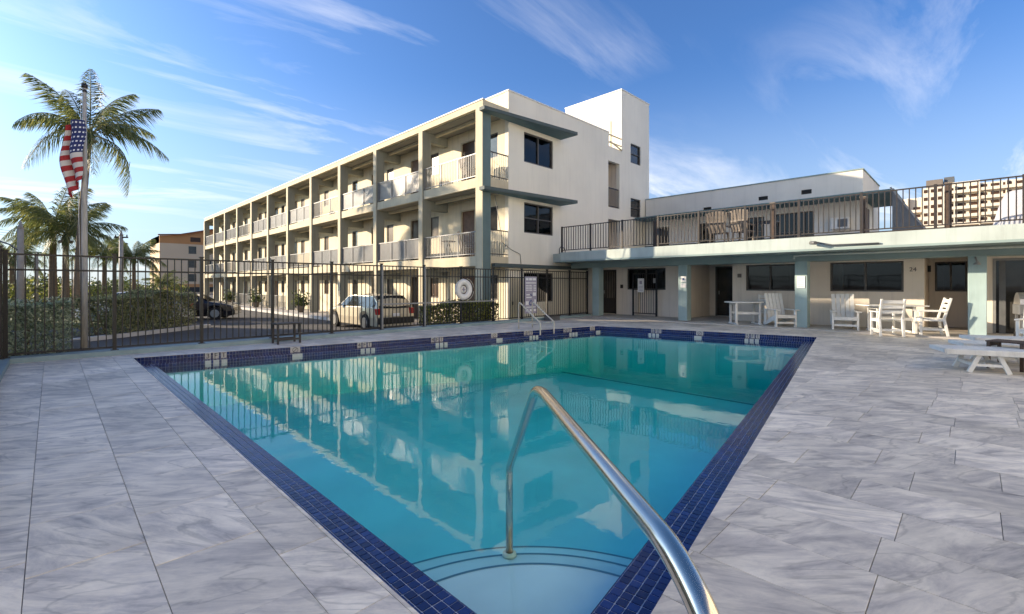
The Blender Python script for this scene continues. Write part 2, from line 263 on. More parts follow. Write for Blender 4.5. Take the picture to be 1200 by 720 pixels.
# ------------------------------------------------------------------ helpers
class MB:
    """collects faces in root space"""
    def __init__(s): s.v = []; s.f = []; s.c = []; s.smooth = []
    def face(s, pts, col=None, smooth=False):
        i = len(s.v); s.v += [tuple(p) for p in pts]; s.f.append(tuple(range(i, i + len(pts)))); s.c.append(col); s.smooth.append(smooth)
    def hull(s, vs, fs, col=None, smooth=False):
        i = len(s.v); s.v += [tuple(p) for p in vs]
        for f in fs: s.f.append(tuple(j + i for j in f)); s.c.append(col); s.smooth.append(smooth)
    def box(s, x0, x1, y0, y1, z0, z1, col=None):
        s.hull([(x0, y0, z0), (x1, y0, z0), (x1, y1, z0), (x0, y1, z0), (x0, y0, z1), (x1, y0, z1), (x1, y1, z1), (x0, y1, z1)],
               [(0, 3, 2, 1), (4, 5, 6, 7), (0, 1, 5, 4), (1, 2, 6, 5), (2, 3, 7, 6), (3, 0, 4, 7)], col); return s
    def prism(s, poly, z0, z1, col=None):
        n = len(poly); zt = z1 if isinstance(z1, (list, tuple)) else [z1] * n
        s.hull([(p[0], p[1], z0) for p in poly] + [(p[0], p[1], zt[i]) for i, p in enumerate(poly)],
               [tuple(reversed(range(n))), tuple(range(n, 2 * n))] + [(i, (i + 1) % n, n + (i + 1) % n, n + i) for i in range(n)], col); return s
    def bar(s, p, q, w_, h, up=(0, 0, 1), col=None):
        p = Vector(p); q = Vector(q); d = (q - p).normalized(); u = Vector(up)
        if abs(d.dot(u)) > 0.99: u = Vector((0, 1, 0)) if abs(d.y) < 0.9 else Vector((1, 0, 0))
        a = d.cross(u).normalized() * (w_ / 2); b = a.cross(d).normalized() * (h / 2)
        vs = [e + i * a + j * b for e in (p, q) for i, j in ((-1, -1), (1, -1), (1, 1), (-1, 1))]
        s.hull(vs, [(0, 1, 2, 3), (7, 6, 5, 4), (0, 4, 5, 1), (1, 5, 6, 2), (2, 6, 7, 3), (3, 7, 4, 0)], col); return s
    def tube(s, pts, r, n=10, cap=True, col=None):
        pts = [Vector(p) for p in pts]; rs = r if isinstance(r, (list, tuple)) else [r] * len(pts)
        i0 = len(s.v); a = None
        for k, p in enumerate(pts):
            d = (pts[min(k + 1, len(pts) - 1)] - pts[max(k - 1, 0)]).normalized()
            if a is None:
                a = d.orthogonal().normalized()
            else:
                a = (a - d * a.dot(d)).normalized()
            b = d.cross(a)
            for j in range(n):
                t = 2 * math.pi * j / n; s.v.append(tuple(p + (a * math.cos(t) + b * math.sin(t)) * rs[k]))
        for k in range(len(pts) - 1):
            for j in range(n):
                s.f.append((i0 + k * n + j, i0 + k * n + (j + 1) % n, i0 + (k + 1) * n + (j + 1) % n, i0 + (k + 1) * n + j)); s.c.append(col); s.smooth.append(True)
        if cap:
            s.f.append(tuple(i0 + j for j in reversed(range(n)))); s.c.append(col); s.smooth.append(False)
            e = i0 + (len(pts) - 1) * n; s.f.append(tuple(e + j for j in range(n))); s.c.append(col); s.smooth.append(False)
        return s
    def lathe(s, prof, n=24, cx=0, cy=0):
        i0 = len(s.v)
        for (r, z) in prof:
            for j in range(n):
                t = 2 * math.pi * j / n; s.v.append((cx + r * math.cos(t), cy + r * math.sin(t), z))
        for k in range(len(prof) - 1):
            for j in range(n):
                s.f.append((i0 + k * n + j, i0 + k * n + (j + 1) % n, i0 + (k + 1) * n + (j + 1) % n, i0 + (k + 1) * n + j)); s.c.append(None); s.smooth.append(True)
        return s
    def mesh(s, name, m, off=(0, 0, 0)):
        me = bpy.data.meshes.new(name); ox, oy, oz = off
        me.from_pydata([(a - ox, b - oy, c - oz) for a, b, c in s.v], [], s.f)
        if m: me.materials.append(m)
        me.polygons.foreach_set('use_smooth', s.smooth)
        if any(c is not None for c in s.c):
            at = me.color_attributes.new('rnd', 'FLOAT_COLOR', 'CORNER'); data = []
            for pl, c in zip(me.polygons, s.c):
                c = c if c is not None else (0.5, 0.5, 0.5)
                if isinstance(c, float): c = (c, random.random(), random.random())
                data += [c[0], c[1], c[2], 1.0] * pl.loop_total
            at.data.foreach_set('color', data)
        me.update(); return me
def base(o):
    while o.parent: o = o.parent
    return Vector(o.location)
def link(name, me, parent=None):
    o = bpy.data.objects.new(name, me); COL.objects.link(o)
    if parent: o.parent = parent
    return o
def part(name, mb, m, parent, bevel=0, **k):
    o = link(name, mb.mesh(name, M[m] if isinstance(m, str) else m, base(parent)), parent)
    if bevel: bv(o, bevel)
    for a, b in k.items(): o[a] = b
    return o
def bv(o, wd, seg=2):
    x = o.modifiers.new('bevel', 'BEVEL'); x.width = wd; x.segments = seg; x.limit_method = 'ANGLE'; x.angle_limit = R(40)
def thing(name, label, cat, loc=(0, 0, 0), group=None):
    o = bpy.data.objects.new(name, None); COL.objects.link(o); o.location = loc; o.empty_display_size = 0.2
    o['label'] = label; o['category'] = cat
    if group: o['group'] = group
    return o
def tag(o, label, cat, group=None):
    o['label'] = label; o['category'] = cat
    if group: o['group'] = group
    return o
def struct(name, mb, m, kind='structure', loc=(0, 0, 0)):
    o = link(name, mb.mesh(name, M[m] if isinstance(m, str) else m, loc)); o.location = loc; o['kind'] = kind
    return o
def dup(root, loc, rotz, label, group=None):
    def cp(o, par):
        c = o.copy(); COL.objects.link(c); c.parent = par
        for ch in list(o.children): cp(ch, c)
        return c
    r = cp(root, None); r.location = loc; r.rotation_euler = (0, 0, rotz); r['label'] = label
    if group: r['group'] = group
    return r
def cw(x, d, z=0.0):
    "camera-ground coordinates (metres right, metres ahead) to world"
    c = math.sqrt(0.5); return Vector((c * (d + x), c * (d - x), z))
def wall(mb, axis, p0, p1, a0, a1, z0, z1, holes=()):
    "wall slab between planes p0,p1 along a; holes=(a0,a1,z0,z1)"
    A = sorted({a0, a1} | {min(max(h[i], a0), a1) for h in holes for i in (0, 1)})
    for i in range(len(A) - 1):
        l, r = A[i], A[i + 1]
        hs = sorted((h[2], h[3]) for h in holes if h[0] <= l + 1e-6 and h[1] >= r - 1e-6)
        z = z0
        for b, t in hs + [(z1, z1)]:
            b = min(b, z1)
            if b - z > 1e-4:
                if axis == 'x': mb.box(p0, p1, l, r, z, b)
                else: mb.box(l, r, p0, p1, z, b)
            z = max(z, t)
    return mb
def window(parent, axis, plane, a0, a1, z0, z1, depth=0.08, mull=1, sash=True, fm='alu', gm='glass', sill=None, rail=False):
    "window in an opening; plane = outer wall face (facing -axis)"
    def bx(mb, a, b, c, d, p, q):
        if axis == 'x': mb.box(p, q, a, b, c, d)
        else: mb.box(a, b, p, q, c, d)
    t = 0.05; f = MB(); e = 0.003
    P, Q = plane + depth * 0.4, plane + depth + 0.03
    bx(f, a0 + e, a0 + t, z0 + e, z1 - e, P, Q); bx(f, a1 - t, a1 - e, z0 + e, z1 - e, P, Q)
    bx(f, a0 + t, a1 - t, z1 - t, z1 - e, P, Q); bx(f, a0 + t, a1 - t, z0 + e, z0 + t, P, Q)
    wd = (a1 - a0) / (mull + 1)
    see = mull >= 1 and gm == 'glass' and depth < 0.12
    if see: gm = 'clear'
    for i in range(1, mull + 1): bx(f, a0 + wd * i - 0.025, a0 + wd * i + 0.025, z0 + t, z1 - t, P, Q - 0.002)
    if rail: bx(f, a0 + t, a1 - t, (z0 + z1) / 2 - 0.02, (z0 + z1) / 2 + 0.02, P + 0.004, Q - 0.004)
    w_ = part('window', f, fm, parent)
    for i in range(mull + 1):
        g = MB(); bx(g, a0 + wd * i + 0.022, a0 + wd * (i + 1) - 0.022, z0 + t - 0.003, z1 - t + 0.003, plane + depth, plane + depth + 0.01)
        part('pane', g, gm, w_)
    if see:
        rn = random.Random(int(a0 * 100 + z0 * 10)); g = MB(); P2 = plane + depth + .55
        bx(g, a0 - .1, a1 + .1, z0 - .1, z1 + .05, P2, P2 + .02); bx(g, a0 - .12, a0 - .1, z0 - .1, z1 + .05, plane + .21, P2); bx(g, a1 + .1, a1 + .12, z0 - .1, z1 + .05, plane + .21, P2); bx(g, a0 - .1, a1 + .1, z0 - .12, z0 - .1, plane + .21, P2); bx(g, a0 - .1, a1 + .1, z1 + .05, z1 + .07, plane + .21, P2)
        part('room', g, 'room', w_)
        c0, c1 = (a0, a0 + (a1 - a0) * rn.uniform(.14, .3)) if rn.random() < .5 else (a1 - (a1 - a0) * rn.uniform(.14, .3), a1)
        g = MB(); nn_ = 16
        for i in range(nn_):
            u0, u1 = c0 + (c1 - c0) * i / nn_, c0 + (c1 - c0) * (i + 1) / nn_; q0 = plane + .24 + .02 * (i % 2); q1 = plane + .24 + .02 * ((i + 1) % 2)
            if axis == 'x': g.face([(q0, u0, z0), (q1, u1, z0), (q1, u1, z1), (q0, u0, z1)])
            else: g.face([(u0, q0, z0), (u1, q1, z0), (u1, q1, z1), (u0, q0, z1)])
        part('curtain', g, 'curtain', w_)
    if sill:
        g = MB(); bx(g, a0 - 0.04, a1 + 0.04, z0 - 0.06, z0, plane - 0.05, plane + 0.06); part('sill', g, sill, w_)
    return w_
def text(parent, body, size, loc, rot, m, name='lettering', depth=0.004, top=None):
    c = bpy.data.curves.new('t', 'FONT'); c.body = body; c.size = size; c.extrude = depth; c.align_x = 'CENTER'; c.align_y = 'CENTER'
    o = bpy.data.objects.new('t', c); me = bpy.data.meshes.new_from_object(o); me.materials.clear(); me.materials.append(M[m]); me.name = name
    bpy.data.objects.remove(o)
    r = link(name, me, parent); off = base(parent) if parent else Vector()
    r.location = Vector(loc) - off; r.rotation_euler = rot
    return r
GZ = -0.5                                # level of the car park and of the block's ground floor
c45 = math.sqrt(0.5)

# ------------------------------------------------------------------ ground, road
g = MB(); hx0, hx1, hy0, hy1 = -0.62, 23.8, -7.7, 11.93; BIG = 1500
g.face([(-BIG, hy1, GZ), (BIG, hy1, GZ), (BIG, BIG, GZ), (-BIG, BIG, GZ)])
g.face([(-BIG, -BIG, GZ), (BIG, -BIG, GZ), (BIG, hy0, GZ), (-BIG, hy0, GZ)])
g.face([(-BIG, hy0, GZ), (hx0, hy0, GZ), (hx0, hy1, GZ), (-BIG, hy1, GZ)])
g.face([(hx1, hy0, GZ), (BIG, hy0, GZ), (BIG, hy1, GZ), (hx1, hy1, GZ)])
struct('ground', g, 'asphalt')
struct('walkway', MB().box(10.3, 12.85, 13.4, 57.6, GZ, GZ + 0.13), 'walk')
struct('parking_kerb', MB().box(10.15, 10.3, 13.4, 57.6, GZ, GZ + 0.15), 'kerbwhite')
struct('lawn', MB().prism([(-60, 27), (2.5, 27.5), (2.5, 75), (-60, 75)], GZ, GZ + 0.1), 'grass')

# ------------------------------------------------------------------ pool outlines
D0, C0, B0, A0 = Vector((1.07, 0.83)), Vector((14.0, 2.85)), Vector((12.7, 8.7)), Vector((1.07, 10.95))
OUT = [D0, C0, B0, A0]                   # counter-clockwise, deck edge
def inset(poly, d):
    n = len(poly); L_ = []
    for i in range(n):
        p, q = poly[i], poly[(i + 1) % n]; t = (q - p).normalized(); nn = Vector((-t.y, t.x)); L_.append((p + nn * d, t))
    res = []
    for i in range(n):
        p, t = L_[i - 1]; q, u = L_[i]
        k = (q - p).cross(u) / t.cross(u) if hasattr(t, 'cross') and not isinstance(t.cross(u), Vector) else 0
        res.append(p + t * k)
    return res
INN = inset(OUT, 0.27)
RIMZ, WZ = -0.12, -0.185

# ------------------------------------------------------------------ pool deck
deck = struct('pool_deck', MB(), 'grout')
gm = MB(); GT = -0.012
# grout bed round the pool (four quads)
X0, X1, Y0, Y1 = -0.5, 15.9, -7.6, 11.62
def Q(a, b, c, d): gm.face([(p[0], p[1], GT) for p in (a, b, c, d)])
Q((X0, Y0), (X1, Y0), C0, D0); Q((X1, Y0), (X1, Y1), B0, C0); Q((X1, Y1), (X0, Y1), A0, B0); Q((X0, Y1), (X0, Y0), D0, A0)
deck.data = gm.mesh('pool_deck', M['grout'])
def clip(poly, p, t, keep_left):
    out = []; n = len(poly)
    def side(q): s_ = t.x * (q.y - p.y) - t.y * (q.x - p.x); return s_ if keep_left else -s_
    for i in range(n):
        a, b = poly[i], poly[(i + 1) % n]; sa, sb = side(a), side(b)
        if sa >= 0: out.append(a)
        if (sa > 0 and sb < 0) or (sa < 0 and sb > 0): out.append(a + (b - a) * (sa / (sa - sb)))
    return out
def area(p): return 0.5 * sum(p[i].x * p[(i + 1) % len(p)].y - p[(i + 1) % len(p)].x * p[i].y for i in range(len(p)))
xs = [-0.50, -0.087, 0.352, 0.805, 1.05]; x = 1.05
while x < 15.9: x += 0.418; xs.append(min(x, 15.9))
tiles = []; gap = 0.0018
for i in range(len(xs) - 1):
    a, b = xs[i] + gap, xs[i + 1] - gap
    if b - a < 0.03: continue
    ph = {0: 0.30, 1: 0.113, 2: 0.475, 3: 0.155}.get(i, None)
    if ph is None: ph = random.choice([0.0, 0.23, 0.46]) + random.uniform(-0.03, 0.03)
    y = -7.6 - 0.66 + (ph % 0.66) + 0.66 * 0
    while y < Y1:
        lo, hi = max(y, Y0) + gap, min(y + 0.66, Y1) - gap; y += 0.66
        if hi - lo < 0.02: continue
        rest = [Vector((a, lo)), Vector((b, lo)), Vector((b, hi)), Vector((a, hi))]; pieces = []
        for k in range(4):
            p, q = OUT[k], OUT[(k + 1) % 4]; t = (q - p).normalized()
            o_ = clip(rest, p, t, False)
            if len(o_) > 2 and area(o_) > 0.0008: pieces.append(o_)
            rest = clip(rest, p, t, True)
            if len(rest) < 3: break
        if pieces:
            c = Vector(((a + b) / 2, (lo + hi) / 2, 0)); dd = (c.x + c.y) * c45; xx = (c.x - c.y) * c45
            vis = dd > 0.5 and abs(xx / max(dd, .1)) < 1.25
            tiles.append(((0 if vis else 1), c.length, pieces))
tiles.sort(key=lambda t: t[:2])
jt = MB()
for k, (nv, ds, pieces) in enumerate(tiles):
    col = (random.random(), random.random(), random.random()); h = random.uniform(-0.0009, 0.0009)
    mb = MB() if k < 299 else jt
    for p in pieces: mb.prism([(q.x, q.y) for q in p], GT - 0.01, h, col)
    if k < 299: part('tile', mb, 'marble', deck)
part('tile', jt, 'marble', deck, kind='stuff')

# ------------------------------------------------------------------ pool basin, rim mosaic, water
basin = struct('pool_basin', MB(), 'plaster')
bm_ = MB()
def depth(x):
    if x < 10.6: return -0.98 - (x - 1.3) * 0.030
    if x < 11.2: return -1.26 - (x - 10.6) * 0.1
    return -1.32 - (x - 11.2) * 0.25
NS, NT = 48, 12
d_, c_, b_, a_ = INN
def bil(s_, t): p = d_.lerp(c_, s_); q = a_.lerp(b_, s_); return p.lerp(q, t)
gv = [[bil(i / NS, j / NT) for j in range(NT + 1)] for i in range(NS + 1)]
def V3(p): return (p.x, p.y, depth(p.x))
for i in range(NS):
    for j in range(NT): bm_.face([V3(gv[i][j]), V3(gv[i + 1][j]), V3(gv[i + 1][j + 1]), V3(gv[i][j + 1])])
    for j in (0, NT):
        p, q = gv[i][j], gv[i + 1][j]; bm_.face([V3(p), V3(q), (q.x, q.y, RIMZ - 0.006), (p.x, p.y, RIMZ - 0.006)])
for j in range(NT):
    for i in (0, NS):
        p, q = gv[i][j], gv[i][j + 1]; bm_.face([V3(p), V3(q), (q.x, q.y, RIMZ - 0.006), (p.x, p.y, RIMZ - 0.006)])
for k in range(4):                        # bed of the rim and of the drop under the deck edge
    p, q, r_, s_ = OUT[k], OUT[(k + 1) % 4], INN[(k + 1) % 4], INN[k]
    bm_.face([(p.x, p.y, RIMZ - 0.006), (q.x, q.y, RIMZ - 0.006), (r_.x, r_.y, RIMZ - 0.006), (s_.x, s_.y, RIMZ - 0.006)])
basin.data = bm_.mesh('pool_basin', M['plaster'])
bed = MB()
for k in range(4):
    p, q, r_, s_ = OUT[k], OUT[(k + 1) % 4], INN[(k + 1) % 4], INN[k]
    bed.face([(p.x, p.y, RIMZ - 0.003), (q.x, q.y, RIMZ - 0.003), (r_.x, r_.y, RIMZ - 0.003), (s_.x, s_.y, RIMZ - 0.003)])
    bed.face([(p.x, p.y, RIMZ - 0.01), (q.x, q.y, RIMZ - 0.01), (q.x, q.y, -0.006), (p.x, p.y, -0.006)])
    t = (q - p).normalized(); n_ = Vector((-t.y, t.x)) * 0.002
    bed.face([(s_.x + n_.x, s_.y + n_.y, -0.30), (r_.x + n_.x, r_.y + n_.y, -0.30), (r_.x + n_.x, r_.y + n_.y, RIMZ - 0.003), (s_.x + n_.x, s_.y + n_.y, RIMZ - 0.003)])
part('tile_bed', bed, 'bluegrout', basin)
# mosaic
TS = 0.054; BW = 0.0; near = []; joined = MB()
for k in range(4):
    p, q = OUT[k], OUT[(k + 1) % 4]; t = (q - p).normalized(); n_ = Vector((-t.y, t.x)); Ln = (q - p).length
    t0, t1 = INN[k], INN[(k + 1) % 4]
    nrow = 5; cnt = int(Ln / TS)
    for i in range(cnt):
        for j in range(nrow):
            c = p + t * ((i + 0.5) * Ln / cnt) + n_ * (TS * (j + 0.5))
            # mitre: stay within this side
            ia = (c - INN[k]).dot(t); ib = (INN[(k + 1) % 4] - c).dot(t); dep = 0.27 - TS * (j + 0.5)
            if ia < -dep * 1.05 or ib < -dep * 1.05: continue
            near.append(((c.length), c, t))
    # drop face rows (two) and inner face rows (three)
    for i in range(cnt):
        u0, u1 = i * Ln / cnt + 0.002, (i + 1) * Ln / cnt - 0.002
        for j in range(2):
            z1 = -0.004 - j * 0.062; z0 = z1 - 0.058; a = p + t * u0 + n_ * 0.0; b = p + t * u1
            joined.hull([(a.x, a.y, z0), (b.x, b.y, z0), (b.x, b.y, z1), (a.x, a.y, z1)] + [(a.x + n_.x * .006, a.y + n_.y * .006, z0), (b.x + n_.x * .006, b.y + n_.y * .006, z0), (b.x + n_.x * .006, b.y + n_.y * .006, z1), (a.x + n_.x * .006, a.y + n_.y * .006, z1)],
                        [(4, 5, 6, 7), (3, 2, 6, 7), (0, 3, 7, 4), (1, 5, 6, 2)], random.random())
    Li = (t1 - t0).length; ci = int(Li / TS)
    for i in range(ci):
        u0, u1 = i * Li / ci + 0.002, (i + 1) * Li / ci - 0.002
        for j in range(3):
            z1 = RIMZ - 0.004 - j * 0.055; z0 = z1 - 0.051; a = t0 + t * u0; b = t0 + t * u1; e = n_ * 0.008
            joined.hull([(a.x, a.y, z0), (b.x, b.y, z0), (b.x, b.y, z1), (a.x, a.y, z1), (a.x + e.x, a.y + e.y, z0), (b.x + e.x, b.y + e.y, z0), (b.x + e.x, b.y + e.y, z1), (a.x + e.x, a.y + e.y, z1)],
                        [(4, 5, 6, 7), (3, 2, 6, 7), (0, 3, 7, 4), (1, 5, 6, 2)], random.random())
def vis_key(c):
    dd = (c[1].x + c[1].y) * c45; xx = (c[1].x - c[1].y) * c45
    if dd < 0.4: return 99 + c[0]
    vv = 334 + 540 * 1.48 / dd
    return c[0] if vv < 730 and abs(xx / dd) < 1.15 else 50 + c[0]
near.sort(key=vis_key)
h = TS / 2 - 0.0028
def tl(mb, o, t, col):
    u = Vector((-t.y, t.x)); s = h; s2 = h - 0.0007
    vs = [(o.x + t.x * a * s + u.x * b * s, o.y + t.y * a * s + u.y * b * s, RIMZ - 0.004) for a, b in ((-1, -1), (1, -1), (1, 1), (-1, 1))] + \
         [(o.x + t.x * a * s2 + u.x * b * s2, o.y + t.y * a * s2 + u.y * b * s2, RIMZ + 0.001) for a, b in ((-1, -1), (1, -1), (1, 1), (-1, 1))]
    mb.hull(vs, [(4, 5, 6, 7), (0, 1, 5, 4), (1, 2, 6, 5), (2, 3, 7, 6), (3, 0, 4, 7)], col)
one = MB(); tl(one, Vector((0, 0)), Vector((1, 0)), 0.0); one_me = one.mesh('mosaic_tile', M['mosaic'], (0, 0, 0))
for i, (ds, c, t) in enumerate(near):
    if i < 298:
        o = link('mosaic_tile', one_me, basin); o.location = (c.x, c.y, random.uniform(-.0003, .0003)); o.rotation_euler = (random.uniform(-.006, .006), random.uniform(-.006, .006), math.atan2(t.y, t.x))
    else: tl(joined, c, t, random.random())
part('mosaic_tile', joined, 'mosaic', basin, kind='stuff')
# steps in the near corner
def ang(v): return math.atan2(v.y, v.x)
aC, aA = ang(c_ - d_), ang(a_ - d_)
ctr = d_
def sector(r, n=40): return [ctr] + [ctr + Vector((math.cos(aC + (aA - aC) * i / n), math.sin(aC + (aA - aC) * i / n))) * r for i in range(n + 1)]
for r, zt in ((1.75, -0.64), (1.40, -0.49), (1.04, -0.34)):
    st = part('step', MB().prism([(p.x, p.y) for p in sector(r)], -1.2, zt), 'stepplaster', basin)
    tr = MB(); arc = sector(r)[1:]; inn = sector(r - 0.016)[1:]
    for i in range(len(arc) - 1):
        a, b, c, d = arc[i], arc[i + 1], inn[i + 1], inn[i]; o = (a - ctr).normalized() * 0.003; o2 = (b - ctr).normalized() * .003
        tr.face([(a.x + o.x, a.y + o.y, zt + .002), (b.x + o2.x, b.y + o2.y, zt + .002), (c.x, c.y, zt + .002), (d.x, d.y, zt + .002)])
        tr.face([(a.x + o.x, a.y + o.y, zt - .02), (b.x + o2.x, b.y + o2.y, zt - .02), (b.x + o2.x, b.y + o2.y, zt + .002), (a.x + o.x, a.y + o.y, zt + .002)])
    part('nosing', tr, 'stepline', st)
# dark line across the floor at the break of slope
def yat(x, P, Q_): return P.y + (Q_.y - P.y) * (x - P.x) / (Q_.x - P.x)
x = 10.9; ya, yb = yat(x, d_, c_), yat(x, a_, b_)
part('depth_line', MB().box(x - .045, x + .045, ya, yb, depth(x) - .02, depth(x) + 0.012), 'stepline', basin)
dr = MB(); dr.lathe([(.001, depth(12.2) + .02), (.13, depth(12.2) + .02), (.15, depth(12.2) - .01), (.15, depth(12.2) - .06)], 20, 12.2, 6.0); part('drain', dr, 'white', basin)
# depth plates on the far sides: white tiles with black characters
def plate(k, s, body, width, n=3):
    p, q = OUT[k], OUT[(k + 1) % 4]; t = (q - p).normalized(); n_ = Vector((-t.y, t.x)); c = p + t * s
    rz = math.atan2(-t.y, -t.x)
    def quad(mb, base_, z0, z1, off):
        a = base_ - t * width / 2 + n_ * off; b = base_ + t * width / 2 + n_ * off
        a2 = a - n_ * 0.006; b2 = b - n_ * 0.006
        mb.hull([(a.x, a.y, z0), (b.x, b.y, z0), (b.x, b.y, z1), (a.x, a.y, z1), (a2.x, a2.y, z0), (b2.x, b2.y, z0), (b2.x, b2.y, z1), (a2.x, a2.y, z1)], [(0, 1, 2, 3), (3, 2, 6, 7), (0, 3, 7, 4), (1, 5, 6, 2)])
    nt = 1 if body == 'no_diving' else len(body.replace(' ', ''))
    full, width = width, (width if nt == 1 else width / nt * 0.74)
    cen = [c + t * ((i - (nt - 1) / 2) * full / nt) for i in range(nt)]
    pl = None
    for cc0 in cen:
        mb = MB(); quad(mb, cc0, RIMZ + .002, -0.003, 0.011); q_ = part('depth_plate', mb, 'platewhite', basin); pl = pl or q_
        mb = MB(); quad(mb, cc0 + n_ * 0.27, -0.235, RIMZ + .004, 0.012); part('lower_plate', mb, 'platewhite', q_)
    pos = c + n_ * 0.0135
    if body == 'no_diving':
        f = MB()
        pts = []
        for i in range(25):
            u = 2 * math.pi * i / 24; pp = pos - t * (0.052 * math.cos(u)); pts.append((pp.x, pp.y, -0.066 + 0.052 * math.sin(u)))
        f.tube(pts, 0.005, 5, False); f.tube([pts[3], pts[15]], 0.005, 5); part('no_diving_symbol', f, 'ink', pl)
    else:
        # characters placed one by one so that they read from the pool side
        for i, ch in enumerate(body.replace(' ', '')):
            pp = cen[nt - 1 - i] + n_ * 0.0135
            text(pl, ch, 0.135, (pp.x, pp.y, -0.065), (R(90), 0, rz), 'ink', 'character', 0.002)
AB = (B0 - A0).length
# side 2 runs B->A (index 2: B0 -> A0)
def sAB(u):                                # distance from B along B->A for image column u
    tt = (u - 600) / 540; k = (1 - tt) / (1 + tt)   # Y = k X on that ray
    P, dvec = B0, (A0 - B0); s_ = (P.y - k * P.x) / (k * dvec.x - dvec.y); return s_ * AB
for u, txt, wd in ((253, '3 FT', 0.40), (346, 'no_diving', 0.2), (427, '4 FT', 0.36), (512, '4 FT', 0.36), (579, 'no_diving', 0.2), (619, '5 FT', 0.34), (665, '5 FT', 0.36), (694, 'no_diving', 0.2)):
    plate(2, sAB(u), txt, wd)
def sBC(u):
    tt = (u - 600) / 540; k = (1 - tt) / (1 + tt); P, dvec = C0, (B0 - C0); s_ = (P.y - k * P.x) / (k * dvec.x - dvec.y); return s_ * dvec.length
for u, txt, wd in ((769, '5 FT', 0.34), (820, 'no_diving', 0.2), (882, '5 FT', 0.38)):
    plate(1, sBC(u), txt, wd)
# water body: flat surface over the whole basin, walls just inside the plaster
wb = MB(); zb = [(p.x, p.y) for p in inset(INN, -0.004)]
wb.prism(zb, -2.4, WZ)
wat = struct('pool_water', wb, 'water')

# ------------------------------------------------------------------ deck kerb under the fence
struct('fence_kerb', MB().box(-0.75, 16.45, 11.62, 12.02, GZ, 0.085), 'kerb')
struct('gate_kerb', MB().box(-0.75, -0.5, -7.6, 11.617, GZ, 0.085), 'kerb')
struct('planter_soil', MB().box(-6, 0.62, 12.023, 15.0, GZ, 0.05), 'soil')

# ------------------------------------------------------------------ pool fence
def fence(name, label, pts, zb, zt, rails, sp, pm, group=None, parent=None, post=0.06, pick=0.018, mid=None):
    f = thing(name, label, 'fence', (pts[0][0], pts[0][1], zb), group) if parent is None else parent
    me = MB().box(-pick / 2, pick / 2, -pick / 2, pick / 2, rails[0], rails[-1]).mesh('picket', M[pm])
    pme = MB().box(-post / 2, post / 2, -post / 2, post / 2, 0, zt - zb + 0.02)
    pme.box(-post / 2 - .012, post / 2 + .012, -post / 2 - .012, post / 2 + .012, zt - zb + .02, zt - zb + .04); pme.box(-post, post, -post, post, 0, .012)
    pme = pme.mesh('post', M[pm])
    o0 = base(f)
    for i in range(len(pts)):
        o = link('post', pme, f); o.location = Vector((pts[i][0], pts[i][1], zb)) - o0
        if i + 1 < len(pts):
            p, q = Vector((*pts[i], 0)), Vector((*pts[i + 1], 0)); d = (q - p).normalized(); Ln = (q - p).length
            for z in rails: part('rail', MB().bar(p + d * post / 2 + Vector((0, 0, z + zb)), q - d * post / 2 + Vector((0, 0, z + zb)), 0.032, 0.032), pm, f)
            n = int(round(Ln / sp))
            for k in range(1, n):
                o = link('picket', me, f); o.location = p + (q - p) * (k / n) + Vector((0, 0, zb)) - o0
                o.rotation_euler = (0, 0, math.atan2(d.y, d.x))
    return f
px = [-0.56 + 1.43 * i for i in range(12)]
pf = fence('pool_fence', 'long black picket fence on the teal kerb between pool and car park', [(x_, 11.8) for x_ in px] + [(16.4, 11.8)], 0.085, 1.915, (0.06, 1.53, 1.80), 0.119, 'black')
fence('gate_fence', 'short black picket fence run at the left edge of the pool deck', [(-0.62, 11.7), (-0.62, 10.2), (-0.62, 8.7), (-0.62, 7.2), (-0.62, 5.7), (-0.62, 4.2), (-0.62, 2.7)], 0.085, 1.98, (0.06, 1.55, 1.87), 0.119, 'black')
part('pale_rail', MB().bar((6.60, 11.76, 0.80), (10.9, 11.76, 0.80), 0.03, 0.04), 'railgrey', pf)
for x_ in (px[5], px[6]): part('pale_rail', MB().bar((x_, 11.745, 0.10), (x_, 11.745, 1.9), 0.045, 0.03), 'railgrey', pf)

# ------------------------------------------------------------------ life ring on the fence
lr = thing('life_ring', 'white life ring hanging on the black pool fence', 'life ring', (9.48, 11.70, 1.20))
def torus(mb, c, R_, r_, n=32, m=10, ax='y'):
    pts = []
    i0 = len(mb.v)
    for i in range(n):
        a = 2 * math.pi * i / n
        for j in range(m):
            b = 2 * math.pi * j / m; rr = R_ + r_ * math.cos(b)
            mb.v.append((c[0] + rr * math.cos(a), c[1] + r_ * 0.8 * math.sin(b), c[2] + rr * math.sin(a)))
    for i in range(n):
        for j in range(m):
            mb.f.append((i0 + i * m + j, i0 + ((i + 1) % n) * m + j, i0 + ((i + 1) % n) * m + (j + 1) % m, i0 + i * m + (j + 1) % m)); mb.c.append(None); mb.smooth.append(True)
    return mb
t = MB(); torus(t, (9.48, 11.70, 1.20), 0.245, 0.095); part('ring', t, 'ringwhite', lr)
t = MB()
for k in range(4):
    a = R(45 + 90 * k); t.tube([(9.48 + math.cos(a + o) * 0.36, 11.62, 1.20 + math.sin(a + o) * 0.36) for o in (-.6, -.3, 0, .3, .6)], 0.009, 6)
part('grab_line', t, 'cream_metal', lr)
t = MB(); t.lathe([(0.001, 0), (0.12, 0.0), (0.12, 0.03), (0.001, 0.03)], 24)
t.v = [(9.48 + a, 11.74 - c, 1.20 + b) for a, b, c in t.v]; part('holder_disc', t, 'ringwhite', lr)
t = MB(); t.box(9.46, 9.50, 11.69, 11.705, 1.13, 1.27); t.box(9.41, 9.55, 11.69, 11.704, 1.18, 1.21); part('emblem', t, 'sign', lr)

